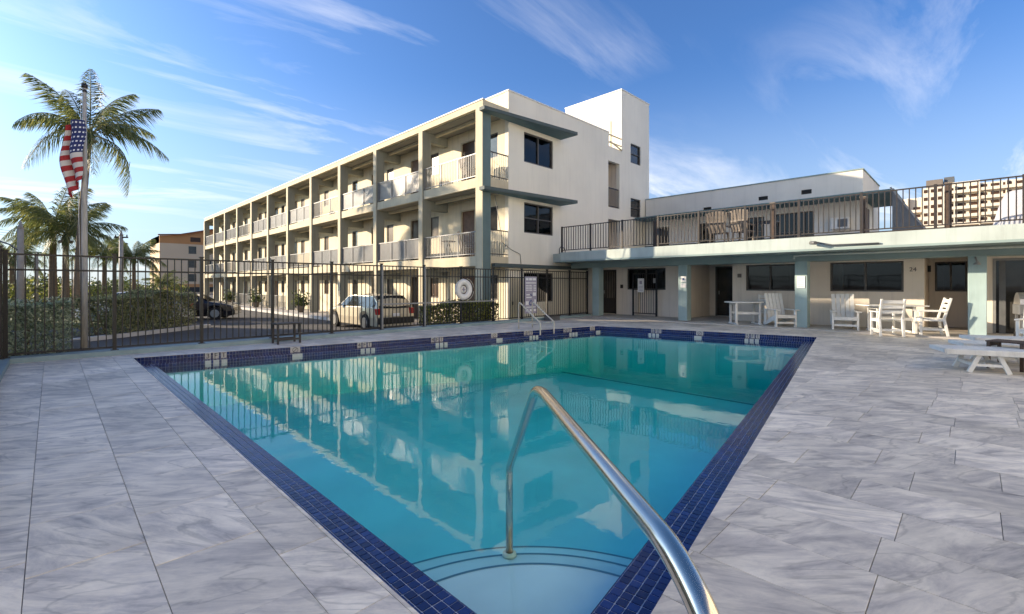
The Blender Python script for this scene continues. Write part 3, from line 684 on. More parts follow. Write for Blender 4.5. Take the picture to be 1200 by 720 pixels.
# ------------------------------------------------------------------ pool rules board
SX = 12.72
sb = thing('rules_board', 'tall grey and white pool rules board hung on the fence behind the ladder', 'sign', (SX, 11.73, 0.2))
part('board', MB().box(SX - .32, SX + .32, 11.715, 11.735, 0.28, 1.66), 'sign', sb)
t = MB(); rr = random.Random(3)
z = 1.58
def row(z0, z1, segs):
    for a, b in segs: t.box(SX - .32 + a * .64, SX - .32 + b * .64, 11.709, 11.716, z0, z1)
row(1.52, 1.60, ((.08, .28), (.34, .62), (.68, .92))); row(1.40, 1.44, ((.06, .94),))
for zz in (1.31, 1.25, 1.19, 1.13): row(zz, zz + .03, ((.08, .3), (.34, .52 + rr.random() * .15), (.72, .92)))
row(0.93, 1.06, ((.66, .92),)); row(.96, 1.0, ((.1, .4),)); row(.86, .9, ((.1, .55),))
row(0.60, 0.74, ((.06, .30),)); row(.62, .80, ((.80, .92),)); row(.50, .53, ((.1, .9),)); row(.36, .44, ((.1, .26), (.40, .6), (.74, .92)))
part('white_print', t, 'signwhite', sb)
t = MB(); t.tube([(SX - .12, 11.707, .66), (SX + .0, 11.707, .78), (SX + .10, 11.707, .66), (SX - .02, 11.707, .58), (SX - .12, 11.707, .66)], .016, 6); t.bar((SX - .04, 11.708, 1.0), (SX + .05, 11.708, .94), .05, .01)
part('dark_symbol', t, 'blue_ink', sb)

# ------------------------------------------------------------------ pool ladder
ld = thing('pool_ladder', 'cream tubular pool ladder with two sloping rails on the far edge', 'ladder', (10.4, 9.2, 0))
def edgeY(x_): return yat(x_, A0, B0)
for k, x_ in enumerate((10.12, 10.74)):
    y0 = 8.95; y1 = 9.85
    part('side_rail', MB().tube([(x_, y0, -0.95), (x_, y0, -0.1), (x_, y0, 0.20), (x_, y0 + .03, 0.26), (x_ + .02, y0 + .3, 0.42), (x_ + .05, y1 - .06, 0.78), (x_ + .05, y1, 0.80), (x_ + .05, y1 + .03, 0.74), (x_ + .05, y1 + .03, 0.0)], 0.021, 10), 'cream_metal', ld)
    part('brace', MB().tube([(x_, y0, 0.21), (x_ + .05, y1 + .03, 0.17)], 0.018, 8), 'cream_metal', ld)
for z in (-0.30, -0.6): part('rung', MB().box(10.12, 10.74, 8.91, 9.0, z - .02, z + .02), 'cream_metal', ld)
part('cross_bar', MB().tube([(10.17, 9.88, 0.17), (10.79, 9.88, 0.17)], 0.018, 8), 'cream_metal', ld)

# ------------------------------------------------------------------ steel handrail in the near corner
hr = thing('handrail', 'polished stainless steel handrail rising over the pool steps in the foreground', 'handrail', cw(.338, .66))
ctrl = [(-0.018, 3.13, -0.50), (-0.018, 3.13, 0.10), (-0.008, 3.08, 0.16), (0.115, 2.27, 0.83), (0.14, 2.13, 0.855), (0.30, 0.87, 0.855), (0.322, 0.745, 0.80), (0.335, 0.69, 0.68), (0.338, 0.66, 0.0)]
def round_path(P, rad, n=7):
    P = [Vector(p) for p in P]; out = [P[0]]
    for i in range(1, len(P) - 1):
        a, b = P[i - 1] - P[i], P[i + 1] - P[i]; r = min(rad, a.length * .45, b.length * .45)
        s, e = P[i] + a.normalized() * r, P[i] + b.normalized() * r
        for k in range(n + 1):
            u = k / n; out.append(s * (1 - u) ** 2 + P[i] * 2 * u * (1 - u) + e * u * u)
    return out + [P[-1]]
pts = [cw(p.x, p.y, p.z) for p in round_path(ctrl, 0.12)]
part('tube', MB().tube(pts, 0.0245, 28), 'steel', hr)
t = MB(); b0 = cw(.338, .66); t.lathe([(0.026, 0.02), (0.05, 0.016), (0.055, 0.001), (0.02, 0.001)], 24, b0.x, b0.y); part('escutcheon', t, 'steel', hr)
t = MB(); b0 = cw(-.018, 3.13); t.lathe([(0.026, -.462), (0.045, -.468), (0.05, -.487), (0.02, -.487)], 24, b0.x, b0.y); part('escutcheon', t, 'cream_metal', hr)

# ------------------------------------------------------------------ main three-storey block
BX, BY = 11.5, 13.05; PW = 12.85; NB = 11; BAY = 4.04; YE = BY + NB * BAY
ab = thing('apartment_building', 'three storey cream apartment block with open balconies and a roof tower', 'building', (BX, BY, GZ))
fl = [(-0.5, -0.37), (2.07, 2.45), (5.08, 5.45), (8.07, 8.33)]
holes = []
for b in range(NB):
    y0 = BY + b * BAY
    for z in (-0.37, 2.45, 5.45):
        holes.append((y0 + 2.05, y0 + 2.95, z + 0.02, z + 2.12, 'd')); holes.append((y0 + 0.62, y0 + 1.32, z + 1.1, z + 2.12, 'w'))
part('back_wall', wall(MB(), 'x', PW, PW + .2, BY + .2, YE, GZ, 9.07, [h_[:4] for h_ in holes]), 'creamwarm', ab)
eh = [(13.75, 15.6, 6.42, 7.66), (13.75, 15.6, 3.5, 4.76), (13.75, 15.6, 0.62, 1.86), (19.95, 21.0, 5.3, 7.66), (19.95, 21.0, 2.75, 4.7), (22.1, 23.15, 7.95, 9.0), (22.1, 23.15, 5.02, 6.05)]
part('end_wall', wall(MB(), 'y', BY, BY + .2, PW, 21.2, GZ, 9.07, [h_ for h_ in eh if h_[0] < 21.1] + [(20.0, 21.2, 8.4, 9.1)]), 'stucco', ab)
part('end_wall', wall(MB(), 'y', BY, BY + .2, 21.2, 24.1, GZ, 11.6, [h_ for h_ in eh if h_[0] > 21.1]), 'stucco', ab)
part('tower_wall', MB().box(21.2, 21.4, BY + .2, 16.8, 8.3, 11.6), 'stucco', ab)
part('tower_wall', MB().box(23.9, 24.1, BY + .2, 16.8, GZ, 11.6), 'stucco', ab)
part('tower_wall', MB().box(21.4, 23.9, 16.6, 16.8, 8.3, 11.6), 'stucco', ab)
part('coping', MB().box(21.17, 24.13, BY - .03, BY + .23, 11.6, 11.66).box(21.17, 21.43, BY + .23, 16.83, 11.6, 11.66).box(21.43, 24.13, 16.57, 16.83, 11.6, 11.66), 'white', ab)
part('coping', MB().box(PW - .03, 20.0, BY - .03, BY + .23, 9.07, 9.12).box(PW - .03, PW + .23, BY + .23, YE, 9.07, 9.12), 'white', ab)
part('roof', MB().box(PW + .2, 24.0, BY + .2, YE, 8.2, 8.3), 'beige', ab)
part('far_wall', MB().box(23.8, 24.0, 16.83, YE, GZ, 8.2).box(PW, 24.0, YE, YE + .2, GZ, 8.3), 'stucco', ab)
for (z0, z1) in fl[1:3]: part('slab', MB().box(BX, PW, BY + .004, YE + .1, z0, z1), 'trimcream', ab)
part('roof_slab', MB().box(BX - .02, PW, BY - .02, YE + .15, 8.07, 8.33), 'trimcream', ab)
part('roof_edge', MB().box(BX - .05, BX + .08, BY - .05, YE + .18, 8.33, 8.37), 'white', ab)
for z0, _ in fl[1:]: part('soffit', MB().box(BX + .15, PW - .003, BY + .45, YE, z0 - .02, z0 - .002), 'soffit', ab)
# rear corner of the block fades: columns and fins
for b in range(NB + 1):
    y = BY + b * BAY
    if b == 0: part('column', MB().box(BX - .04, BX + .36, y - .04, y + .36, GZ, 8.07), 'coltealdark', ab, label='blue-grey painted corner column with cream front')
    else: part('column', MB().box(BX - .035, BX + .40, y - .12, y + .18, GZ, 8.07), 'greyfin', ab)
    fr = (y - .04, y + .36) if b == 0 else (y - .12, y + .18)
    part('column_front', MB().box(BX - .06, BX - .036, fr[0] + .003, fr[1] - .003, GZ, 8.06), 'trimcream', ab)
    for z0, _ in fl[1:]:
        if b: part('cross_beam', MB().box(BX + .40, PW, y - .10, y + .16, z0 - .42, z0 - .021), 'greyfin', ab)
for b in range(NB):
    y0 = BY + b * BAY
    for z0, _ in fl[1:]: part('joist', MB().box(BX + .62, BX + .74, y0 + .37, y0 + BAY - .13, z0 - .14, z0 - .021), 'trimcream', ab)
    for (ya_, yb_, za_, zb_, k) in holes[b * 6:(b + 1) * 6]:
        if k == 'w': window(ab, 'x', PW, ya_, yb_, za_, zb_, 0.06, 0, gm='glassbrown' if (b + int(za_)) % 3 else 'glass')
        else:
            d = part('door', MB().box(PW + .05, PW + .1, ya_ + .01, yb_ - .01, za_, zb_ - .01), 'glassbrown' if (b * 3 + int(za_)) % 2 else 'doorwood', ab)
            part('frame', MB().box(PW - .02, PW + .12, ya_ - .05, ya_ + .009, za_ - .01, zb_ + .05).box(PW - .02, PW + .12, yb_ - .009, yb_ + .05, za_ - .01, zb_ + .05).box(PW - .019, PW + .12, ya_ + .009, yb_ - .009, zb_ - .009, zb_ + .05), 'trimcream', d)
            part('handle', MB().tube([(PW + .02, ya_ + .09, za_ + 1.0), (PW + .02, ya_ + .2, za_ + 1.0)], .012, 6), 'railgrey', d)
# balcony railings
def balcony_rail(y0, y1, z, m, panel, parent):
    x_ = BX + .06; r = MB()
    r.box(x_ - .02, x_ + .02, y0, y1, z + .93, z + .97); r.box(x_ - .015, x_ + .015, y0, y1, z + .08, z + .11)
    for k in range(4):
        yy = y0 + .02 + (y1 - y0 - .04) * k / 3; r.box(x_ - .02, x_ + .02, yy - .02, yy + .02, z, z + .93)
    o = part('railing', r, m, parent); p = MB(); n = int((y1 - y0) / .105)
    for k in range(1, n): yy = y0 + (y1 - y0) * k / n; p.box(x_ - .008, x_ + .008, yy - .008, yy + .008, z + .11, z + .93)
    part('picket', p, m, o, kind='stuff')
    if panel: part('privacy_panel', MB().box(x_ + .022, x_ + .028, y0 + .03, y1 - .03, z + .12, z + .92), 'frost', o)
for b in range(NB):
    y0 = BY + b * BAY + (.37 if b == 0 else .19); y1 = BY + (b + 1) * BAY - .13
    for fi, z in enumerate((2.45, 5.45)): balcony_rail(y0, y1, z, 'railgrey', (b + fi) % 4 != 0 and b > 0, ab)
    if b in (6, 7, 5): balcony_rail(y0, y1, -0.37, 'railgrey', False, ab)
for z in (2.45, 5.45):
    r = MB(); ya_ = BY + .05
    r.box(BX + .37, PW - .004, ya_ - .02, ya_ + .02, z + 1.0, z + 1.04); r.box(BX + .37, PW - .004, ya_ - .015, ya_ + .015, z + .08, z + .11)
    o = part('side_railing', r, 'black', ab)
    for k in range(10): xx = BX + .42 + k * .1; part('picket', MB().box(xx - .008, xx + .008, ya_ - .008, ya_ + .008, z + .0, z + 1.0), 'black', o)
# canopies over the end windows, tapering towards the corner
for z in (7.84, 4.88):
    cp = part('canopy', MB().prism([(11.28, 12.72), (16.15, 12.12), (16.15, BY - .003), (11.95, BY - .043), (11.28, BY - .043)], z, z + .13), 'slate', ab)
    part('soffit', MB().prism([(11.33, 12.76), (16.1, 12.17), (16.1, BY - .01), (12.0, BY - .05), (11.33, BY - .05)], z - .012, z - .001), 'tealdark', cp)
part('ledge', MB().box(11.93, 17.9, BY - .22, BY - .002, 2.04, 2.18), 'slate', ab)
# end windows
window(ab, 'y', BY, 13.75, 15.6, 6.42, 7.66, 0.10, 1, gm='glass')
window(ab, 'y', BY, 13.75, 15.6, 3.5, 4.76, 0.10, 1, rail=True)
window(ab, 'y', BY, 13.75, 15.6, 0.62, 1.86, 0.10, 1)
window(ab, 'y', BY, 22.1, 23.15, 7.95, 9.0, 0.10, 0, rail=True)
window(ab, 'y', BY, 22.1, 23.15, 5.02, 6.05, 0.10, 0, rail=True)
part('stair_void', MB().box(19.9, 21.05, BY + 1.2, BY + 1.25, 2.6, 7.8).box(19.85, 19.9, BY + .2, BY + 1.25, 2.6, 7.8).box(21.05, 21.1, BY + .2, BY + 1.25, 2.6, 7.8), 'beige', ab)
part('stair_landing', MB().box(19.95, 21.0, BY + .2, BY + 1.2, 5.15, 5.3), 'beige', ab)
r = MB().box(19.95, 21.0, BY + .06, BY + .1, 6.28, 6.33).box(19.95, 21.0, BY + .06, BY + .1, 5.36, 5.4)
for k in range(11): r.box(19.98 + k * .1, 19.995 + k * .1, BY + .07, BY + .085, 5.4, 6.28)
part('stair_railing', r, 'bronze', ab)
part('roof_railing', MB().box(20.0, 21.2, BY + .02, BY + .07, 8.98, 9.04).box(20.0, 21.2, BY + .02, BY + .07, 8.6, 8.66).bar((20.05, BY - .05, 8.62), (21.15, BY - .05, 8.38), .05, .06).box(20.3, 20.36, BY + .07, BY + .13, 8.3, 9.75), 'trimcream', ab)
# ground floor end door, number and wall light
dd_ = part('service_door', MB().box(12.95, 13.55, BY - .03, BY - .002, GZ + .02, 1.65), 'trimcream', ab); part('handle', MB().box(13.02, 13.06, BY - .07, BY - .03, .55, .68), 'black', dd_)
# rooftop of corner: pipe and conduit on the wall
part('conduit', MB().tube([(16.0, BY - .04, 2.6), (16.0, BY - .04, 2.95), (16.1, BY - .04, 3.05), (16.35, BY - .04, 3.0), (16.45, BY - .04, 2.75), (16.7, BY - .04, 2.7)], .02, 6), 'grey_metal', ab)
part('cable', MB().tube([(12.1, BY - .02, 4.8), (12.5, BY - .02, 3.0), (13.0, BY - .02, 2.75), (13.5, BY - .02, 2.6), (13.55, BY - .02, 2.2)], .012, 5), 'grey_metal', ab)

# ------------------------------------------------------------------ poolside building with terrace
PX = 18.0; TX = 15.1; YN = -6.5; ZT = 2.70; ZB = 2.33; CH = 2.08
pb = thing('poolside_building', 'low beige building with teal columns and a railed terrace on its roof', 'building', (PX, 3, 0))
struct('porch_floor', MB().box(15.903, 21.0, YN, 12.9, -0.3, 0.03), 'walk')
wh = [(9.0, 10.8, 1.14, 2.06), (11.35, 12.15, 0.04, 2.03), (4.29, 5.88, 1.14, 2.07), (1.46, 3.3, 1.14, 2.07), (6.35, 8.0, 0.03, 2.20), (0.0, 1.0, 0.03, 2.20), (-2.6, -0.38, 0.04, 2.06), (9.35, 10.25, 0.04, 1.14)]
part('front_wall', wall(MB(), 'x', PX, PX + .2, YN, 12.9, 0.03, ZB, wh), 'beige', pb)
for (ya_, yb_) in ((6.35, 8.0), (0.0, 1.0)):
    part('recess_side', MB().box(PX + .2, 20.0, yb_, yb_ + .15, 0.03, ZB - .002), 'beige', pb)
    part('recess_side', MB().box(PX + .2, 20.0, ya_ - .15, ya_, 0.03, ZB - .002), 'beige', pb)
rb = MB(); wall(rb, 'x', 20.0, 20.2, 5.2, 8.15, 0.03, ZB - .002, [(6.85, 7.75, .04, 2.12), (5.62, 6.32, 1.1, 2.1)]); part('recess_wall', rb, 'beige', pb)
part('recess_wall', wall(MB(), 'x', 20.0, 20.2, -.15, 1.15, 0.03, ZB - .002, [(.12, .86, 1.14, 2.08)]), 'beige', pb)
window(pb, 'x', 20.0, .12, .86, 1.14, 2.08, .06, 1); window(pb, 'x', 20.0, 5.62, 6.32, 1.1, 2.1, .06, 0)
window(pb, 'x', PX, 9.0, 10.8, 1.14, 2.06, .08, 1, sill=None); window(pb, 'x', PX, 4.29, 5.88, 1.14, 2.07, .08, 1); window(pb, 'x', PX, 1.46, 3.3, 1.14, 2.07, .08, 1)
part('wall_behind_gate', MB().box(PX + .12, PX + .18, 9.35, 10.25, .04, 1.13), 'beige', pb)
def dark_door(x_, ya_, yb_, z1, m='glass', fm='alu'):
    d = part('door', MB().box(x_ + .05, x_ + .09, ya_ + .05, yb_ - .05, .05, z1 - .05), m, pb)
    part('frame', MB().box(x_ - .01, x_ + .1, ya_ + .002, ya_ + .06, .04, z1).box(x_ - .01, x_ + .1, yb_ - .06, yb_ - .002, .04, z1).box(x_ - .009, x_ + .1, ya_ + .06, yb_ - .06, z1 - .06, z1), fm, d)
    part('handle', MB().box(x_ + .0, x_ + .03, yb_ - .16, yb_ - .13, .95, 1.1), 'railgrey', d); return d
dark_door(20.0, 6.85, 7.75, 2.12)
sd = dark_door(PX, 11.35, 12.15, 2.03, 'glass', 'bronze')
part('security_grille', MB().box(PX + .02, PX + .03, 11.45, 12.05, .12, .75), 'bronze', sd)
r = MB()
for k in range(7): r.box(PX + .02, PX + .032, 11.47 + k * .09, 11.48 + k * .09, .75, 1.95)
part('grille_bar', r, 'tan', sd)
gd = dark_door(PX, -2.6, -.38, 2.06, 'glass', 'railgrey')
part('mullion', MB().box(PX - .008, PX + .1, -.62, -.5, .05, 2.0).box(PX - .006, PX + .1, -1.52, -1.46, .05, 2.0), 'grey_metal', gd)
# columns, beam, slab
cy = [11.4, 7.56, 3.77, -0.08, -3.92]
for y in cy: bvo = part('column', MB().box(16.45, 16.80, y - .17, y + .17, .03, CH), 'columnteal', pb); bv(bvo, .012)
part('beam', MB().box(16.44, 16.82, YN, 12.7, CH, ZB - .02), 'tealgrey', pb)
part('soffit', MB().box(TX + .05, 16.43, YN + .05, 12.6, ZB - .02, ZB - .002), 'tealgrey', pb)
part('porch_ceiling', MB().box(16.83, PX - .003, YN + .05, 12.6, ZB - .02, ZB - .002), 'upper', pb)
part('terrace_slab', MB().box(TX, 24.0, YN, 12.25, ZB, ZT).box(15.6, 24.0, 12.25, BY - .004, ZB, ZT), 'teal', pb)
part('drip_edge', MB().box(TX - .03, TX - .002, YN, 12.28, ZB - .03, ZB + .03), 'tealgrey', pb)
part('terrace_floor', MB().box(TX + .2, 24.0, YN, 12.2, ZT, ZT + .004), 'walk', pb)
part('head_trim', MB().box(PX - .03, PX - .002, YN, 11.2, 2.12, 2.22), 'tealgrey', pb)
# terrace railing
tr_pts = [(TX + .07, 12.2 - 1.445 * i) for i in range(13)]
tr = part('terrace_railing', MB().box(TX + .05, TX + .09, tr_pts[-1][1], 12.2, ZT + 1.04, ZT + 1.07).box(TX + .055, TX + .085, tr_pts[-1][1], 12.2, ZT + .08, ZT + .11), 'bronze', pb)
pk = MB().box(-.011, .011, -.011, .011, .11, 1.04).mesh('picket', M['bronze']); off = base(pb)
for i, (x_, y_) in enumerate(tr_pts):
    part('post', MB().box(x_ - .03, x_ + .03, y_ - .03, y_ + .03, ZT, ZT + 1.09), 'bronze', tr)
    if i < len(tr_pts) - 1:
        for k in range(1, 12): o = link('picket', pk, tr); o.location = Vector((x_, y_ - 1.445 * k / 12, ZT)) - off
# low far rail on the terrace
part('inner_rail', MB().box(19.0, 19.05, YN, 10.5, ZT + .35, ZT + .39).box(19.0, 19.05, YN, 10.5, ZT + .18, ZT + .21), 'bronze', pb)
for y, hgt in ((8.15, .95), (4.30, 1.12), (2.1, 1.0), (.42, 1.12)):
    bp = part('terrace_post', MB().box(TX + .35, TX + .47, y - .06, y + .06, ZT, ZT + hgt), 'brownpost', pb); part('cap_light', MB().box(TX + .34, TX + .48, y - .07, y + .07, ZT + hgt, ZT + hgt + .03), 'tan', bp)
# fixtures
def fixture(y, x_=16.44, z=1.92):
    o = part('floodlight', MB().tube([(x_, y, z + .12), (x_ - .1, y, z + .10), (x_ - .16, y - .03, z)], .02, 8).lathe([(.02, z + .02), (.07, z - .06), (.065, z - .07), (.001, z - .06)], 12, x_ - .17, y - .03), 'railgrey', pb)
fixture(-.05)
part('wall_lamp', MB().tube([(19.94, 6.62, 1.93), (19.94, 6.62, 2.0)], .06, 10), 'black', pb)
part('wall_lamp', MB().box(19.3, 19.38, .92, .998, 1.75, 1.95), 'black', pb)
part('pipe', MB().tube([(16.2, 3.9, 2.14), (16.2, 3.9, 2.24), (16.25, 3.7, 2.26), (16.25, -1, 2.26)], .035, 8), 'teal', pb)
part('camera_bracket', MB().tube([(TX - .05, 3.15, 2.50), (TX - .16, 3.05, 2.52), (TX - .06, 2.7, 2.43), (TX - .03, 1.7, 2.42)], .025, 6).tube([(TX - .1, 3.2, 2.52), (TX - .26, 3.05, 2.50)], .05, 8), 'grey_metal', pb)
text(pb, '24', .17, (PX - .006, 1.25, 1.80), (R(90), 0, R(-90)), 'ink', 'unit_number', .003)
for y in (8.25, 6.1): part('unit_plate', MB().box(PX - .012, PX - .002, y - .07, y + .07, 1.62, 1.76), 'tan', pb)
part('meter_box', MB().box(PX - .05, PX - .002, 11.0, 11.12, 1.2, 1.36), 'bronze', pb)
# posters on the columns
cs = thing('column_notice', 'white notice with a dark emblem on the teal column beside the gate', 'sign', (16.44, 7.56, 1.5))
part('panel', MB().box(16.425, 16.447, 7.42, 7.62, 1.45, 1.66), 'signwhite', cs); part('emblem', MB().box(16.420, 16.426, 7.49, 7.55, 1.52, 1.60), 'blue_ink', cs)
part('lower_panel', MB().box(16.426, 16.447, 7.42, 7.62, 1.25, 1.40), 'signwhite', cs)
t = MB()
for k in range(3): t.box(16.421, 16.427, 7.44, 7.60, 1.275 + k * .04, 1.288 + k * .04)
part('print_line', t, 'sign', cs)
cs = thing('column_notice', 'pale notice sheet halfway up the third teal column, by the reclined chair', 'sign', (16.44, 3.77, 1.5))
part('panel', MB().box(16.430, 16.447, 3.66, 3.88, 1.25, 1.62), 'signwhite', cs)
t = MB()
for k in range(5): t.box(16.425, 16.431, 3.69, 3.85, 1.30 + k * .06, 1.312 + k * .06)
part('print_line', t, 'sign', cs)

# iron gate in front of the window
gt = thing('iron_gate', 'black barred gate with a paper notice under the porch', 'gate', (PX - .25, 9.8, .03))
gx = PX - .25
for y in (9.28, 10.36): part('post', MB().box(gx - .03, gx + .03, y - .03, y + .03, .03, 1.95 if y < 10 else 1.85), 'black', gt)
for a, b in ((.12, .16), (1.80, 1.84), (1.13, 1.16)): part('frame', MB().box(gx - .015, gx + .015, 9.31, 10.33, a, b), 'black', gt)
for k in range(9): y = 9.42 + k * .10; part('picket', MB().box(gx - .008, gx + .008, y - .008, y + .008, .16, 1.80), 'bronze', gt)
part('latch_box', MB().box(gx - .06, gx - .016, 9.30, 9.40, 1.42, 1.62), 'railgrey', gt)
gn = thing('gate_notice', 'cream paper notice fixed to the black barred gate', 'sign', (gx - .03, 9.98, 1.5))
part('sheet', MB().box(gx - .035, gx - .02, 9.83, 10.12, 1.03, 1.62), 'signwhite', gn)
t = MB()
for k in range(4): t.box(gx - .04, gx - .034, 9.87, 10.08, 1.10 + k * .06, 1.115 + k * .06)
t.box(gx - .04, gx - .034, 9.92, 10.03, 1.38, 1.52); part('print', t, 'sign', gn)

# ------------------------------------------------------------------ upper storey set back on the terrace
UX, UY0, UY1, UZ = 23.6, 3.2, 12.98, 6.1
ub = thing('upper_building', 'pale flat-roofed upper storey set back behind the terrace railing', 'building', (UX, UY0, ZT))
uh = [(9.0, 9.75, 2.9, 4.6, 0), (10.9, 11.6, 2.9, 4.6, 0), (7.35, 8.05, 2.9, 4.6, 0), (5.45, 6.25, 3.4, 4.65, 1), (3.95, 5.1, 2.95, 4.7, 2)]
vents = [(9.5, 9.85), (6.75, 7.2), (4.75, 5.2)]
uh = [(9.15, 9.95, 2.85, 4.5, 1), (11.6, 12.4, 2.85, 4.5, 0), (6.9, 7.7, 3.2, 4.55, 1), (4.9, 6.45, 2.85, 4.6, 3)]
vents = [(9.35, 9.75, 5.12, 5.3), (6.75, 7.15, 5.32, 5.5), (5.0, 5.4, 5.36, 5.56)]
part('front_wall', wall(MB(), 'x', UX, UX + .2, UY0, UY1, ZT, UZ, [h_[:4] for h_ in uh] + vents), 'upper', ub)
part('side_wall', MB().box(UX + .2, 28.1, UY0, UY0 + .2, ZT, UZ), 'upper', ub)
part('roof', MB().box(UX + .2, 28.1, UY0 + .2, UY1, 5.8, 5.9), 'beige', ub); part('rear_wall', MB().box(28.1, 28.3, UY0, UY1, ZT, UZ), 'upper', ub)
part('coping', MB().box(UX - .03, UX + .23, UY0 - .03, UY1, UZ, UZ + .05).box(UX + .23, 28.33, UY0 - .03, UY0 + .23, UZ, UZ + .05), 'tealgrey', ub)
part('eave', MB().box(22.4, UX - .003, UY0 - 1.1, UY1, 4.86, 4.98).box(UX - .003, 26.5, UY0 - 1.1, UY0 - .003, 4.86, 4.98), 'tealdark', ub)
for h_ in uh: window(ub, 'x', UX, *h_[:4], .08, h_[4], rail=True)
for v in vents:
    o = part('vent', MB().box(UX + .06, UX + .1, v[0], v[1], v[2], v[3]), 'black', ub); s = MB()
    for k in range(3): s.box(UX + .01, UX + .05, v[0], v[1], v[2] + .03 + k * .055, v[2] + .045 + k * .055)
    part('slat', s, 'bronze', o)
ac = part('air_conditioner', MB().box(UX - .35, UX - .002, 3.6, 4.25, 3.7, 4.15), 'white', ub); bv(ac, .02)
part('grille', MB().box(UX - .36, UX - .352, 3.66, 4.0, 3.76, 4.09), 'grey_metal', ac)
part('side_door', MB().box(UX + .6, UX + 1.5, UY0 - .03, UY0 - .002, ZT, 4.6), 'brownpost', ub)
sw = thing('stair_side_wall', 'grey triangular sloping side panel right of the upper storey', 'wall', (21.9, 1.6, ZT))
t = MB(); xs_ = 21.9
vs = [(xs_, 2.10, ZT), (xs_, 1.05, ZT), (xs_, 1.05, 3.05), (xs_, 2.10, 4.82)]
t.hull(vs + [(a + .12, b, c) for a, b, c in vs], [(3, 2, 1, 0), (4, 5, 6, 7), (0, 1, 5, 4), (1, 2, 6, 5), (2, 3, 7, 6), (3, 0, 4, 7)]); part('panel', t, 'grey_metal', sw)
part('capping', MB().bar((xs_ + .06, 1.0, 3.02), (xs_ + .06, 2.15, 4.95), .18, .06), 'railgrey', sw)

# ------------------------------------------------------------------ furniture builders (built at the origin, seat front towards -Y)
def adirondack(label, group, m='white', recline=0.42, low=0):
    r = thing('adirondack_chair', label, 'chair', (0, 0, 0), group)
    sx = .30
    for s in (-1, 1):
        part('leg', MB().box(s * sx - .025, s * sx + .025, -.34, -.26, 0, .52), m, r, .006)
        part('rear_leg', MB().bar((s * (sx - .05), -.33, .34), (s * (sx - .05), .50, .04), .03, .12), m, r, .006)
        part('armrest', MB().prism([(s * sx - .06, -.42), (s * sx + .08, -.42), (s * sx + .07, .0), (s * sx + .05, .38), (s * sx - .03, .38)], .52, .545), m, r, .006)
        part('arm_support', MB().box(s * sx - .02, s * sx + .02, .26, .33, .12, .52), m, r)
    for k in range(5):
        y = -.34 + k * .11; z = .36 - k * .028; part('seat_slat', MB().box(-.27, .27, y, y + .095, z, z + .02), m, r, .004)
    tl_ = recline; n = 5
    for k in range(n):
        x_ = (k - (n - 1) / 2) * .112; hgt = .86
        part('back_slat', MB().bar((x_, .16, .22), (x_ * 1.05, .16 + hgt * math.sin(tl_), .22 + hgt * math.cos(tl_)), .098, .02, up=(0, -1, 0.3)), m, r, .004)
    for hh in (.28, .78):
        yy, zz = .175 + hh * math.sin(tl_), .22 + hh * math.cos(tl_); part('back_rail', MB().box(-.27, .27, yy + .01, yy + .035, zz - .03, zz + .03), m, r)
    part('front_rail', MB().box(-.275, .275, -.30, -.27, .10, .16), m, r)
    part('apron', MB().box(-.275, .275, -.345, -.32, .28, .36), m, r)
    return r
def dining_chair(label, group, m='white'):
    r = thing('dining_chair', label, 'chair', (0, 0, 0), group); sx = .25
    for s in (-1, 1):
        part('leg', MB().box(s * sx - .025, s * sx + .025, -.26, -.20, 0, .62), m, r, .006)
        part('leg', MB().bar((s * sx, .22, .45), (s * sx, .30, 0), .05, .06, up=(0, 1, 0)), m, r, .006)
        part('back_post', MB().bar((s * sx, .22, .44), (s * sx, .36, .98), .05, .05, up=(0, 1, 0)), m, r, .006)
        part('armrest', MB().box(s * sx - .04, s * sx + .04, -.30, .27, .62, .65), m, r, .008)
        part('side_stretcher', MB().box(s * sx - .015, s * sx + .015, -.20, .24, .14, .19), m, r)
        part('seat_rail', MB().box(s * sx - .015, s * sx + .015, -.20, .22, .38, .44), m, r)
    for k in range(5): y = -.26 + k * .1; part('seat_slat', MB().box(-.225, .225, y, y + .085, .43, .45), m, r, .004)
    for k in range(3):
        z = .60 + k * .13; y = .22 + (z - .44) * .26; part('back_slat', MB().box(-.225, .225, y, y + .025, z, z + .085), m, r, .004)
    part('stretcher', MB().box(-.225, .225, .235, .26, .14, .20), m, r)
    part('front_rail', MB().box(-.225, .225, -.25, -.22, .36, .43), m, r)
    return r
def table(name, label, lx, ly, h_, m='white', oval=False):
    r = thing(name, label, 'table', (0, 0, 0))
    if oval:
        n = 32; pl = [(lx / 2 * math.copysign(abs(math.cos(2 * math.pi * i / n)) ** .6, math.cos(2 * math.pi * i / n)), ly / 2 * math.copysign(abs(math.sin(2 * math.pi * i / n)) ** .6, math.sin(2 * math.pi * i / n))) for i in range(n)]
        part('tabletop', MB().prism(pl, h_ - .04, h_), m, r, .008)
    else:
        n = int(ly / .12)
        for k in range(n): part('top_slat', MB().box(-lx / 2, lx / 2, -ly / 2 + k * ly / n + .003, -ly / 2 + (k + 1) * ly / n - .003, h_ - .03, h_), m, r, .004)
    a, b = lx * .30, ly * .32
    for sx in (-1, 1):
        for sy in (-1, 1):
            part('leg', MB().box(sx * a - .035, sx * a + .035, sy * b - .025, sy * b + .025, 0.04, h_ - .04), m, r, .006)
        part('foot', MB().prism([(sx * a - .03, -b - .12), (sx * a + .03, -b - .12), (sx * a + .03, b + .12), (sx * a - .03, b + .12)], 0, .05), m, r, .01)
        part('apron', MB().box(sx * a - .02, sx * a + .02, -b, b, h_ - .11, h_ - .041), m, r)
    for sy in (-1, 1): part('stretcher', MB().box(-a, a, sy * b - .015, sy * b + .015, h_ * .45, h_ * .45 + .07), m, r)
    return r
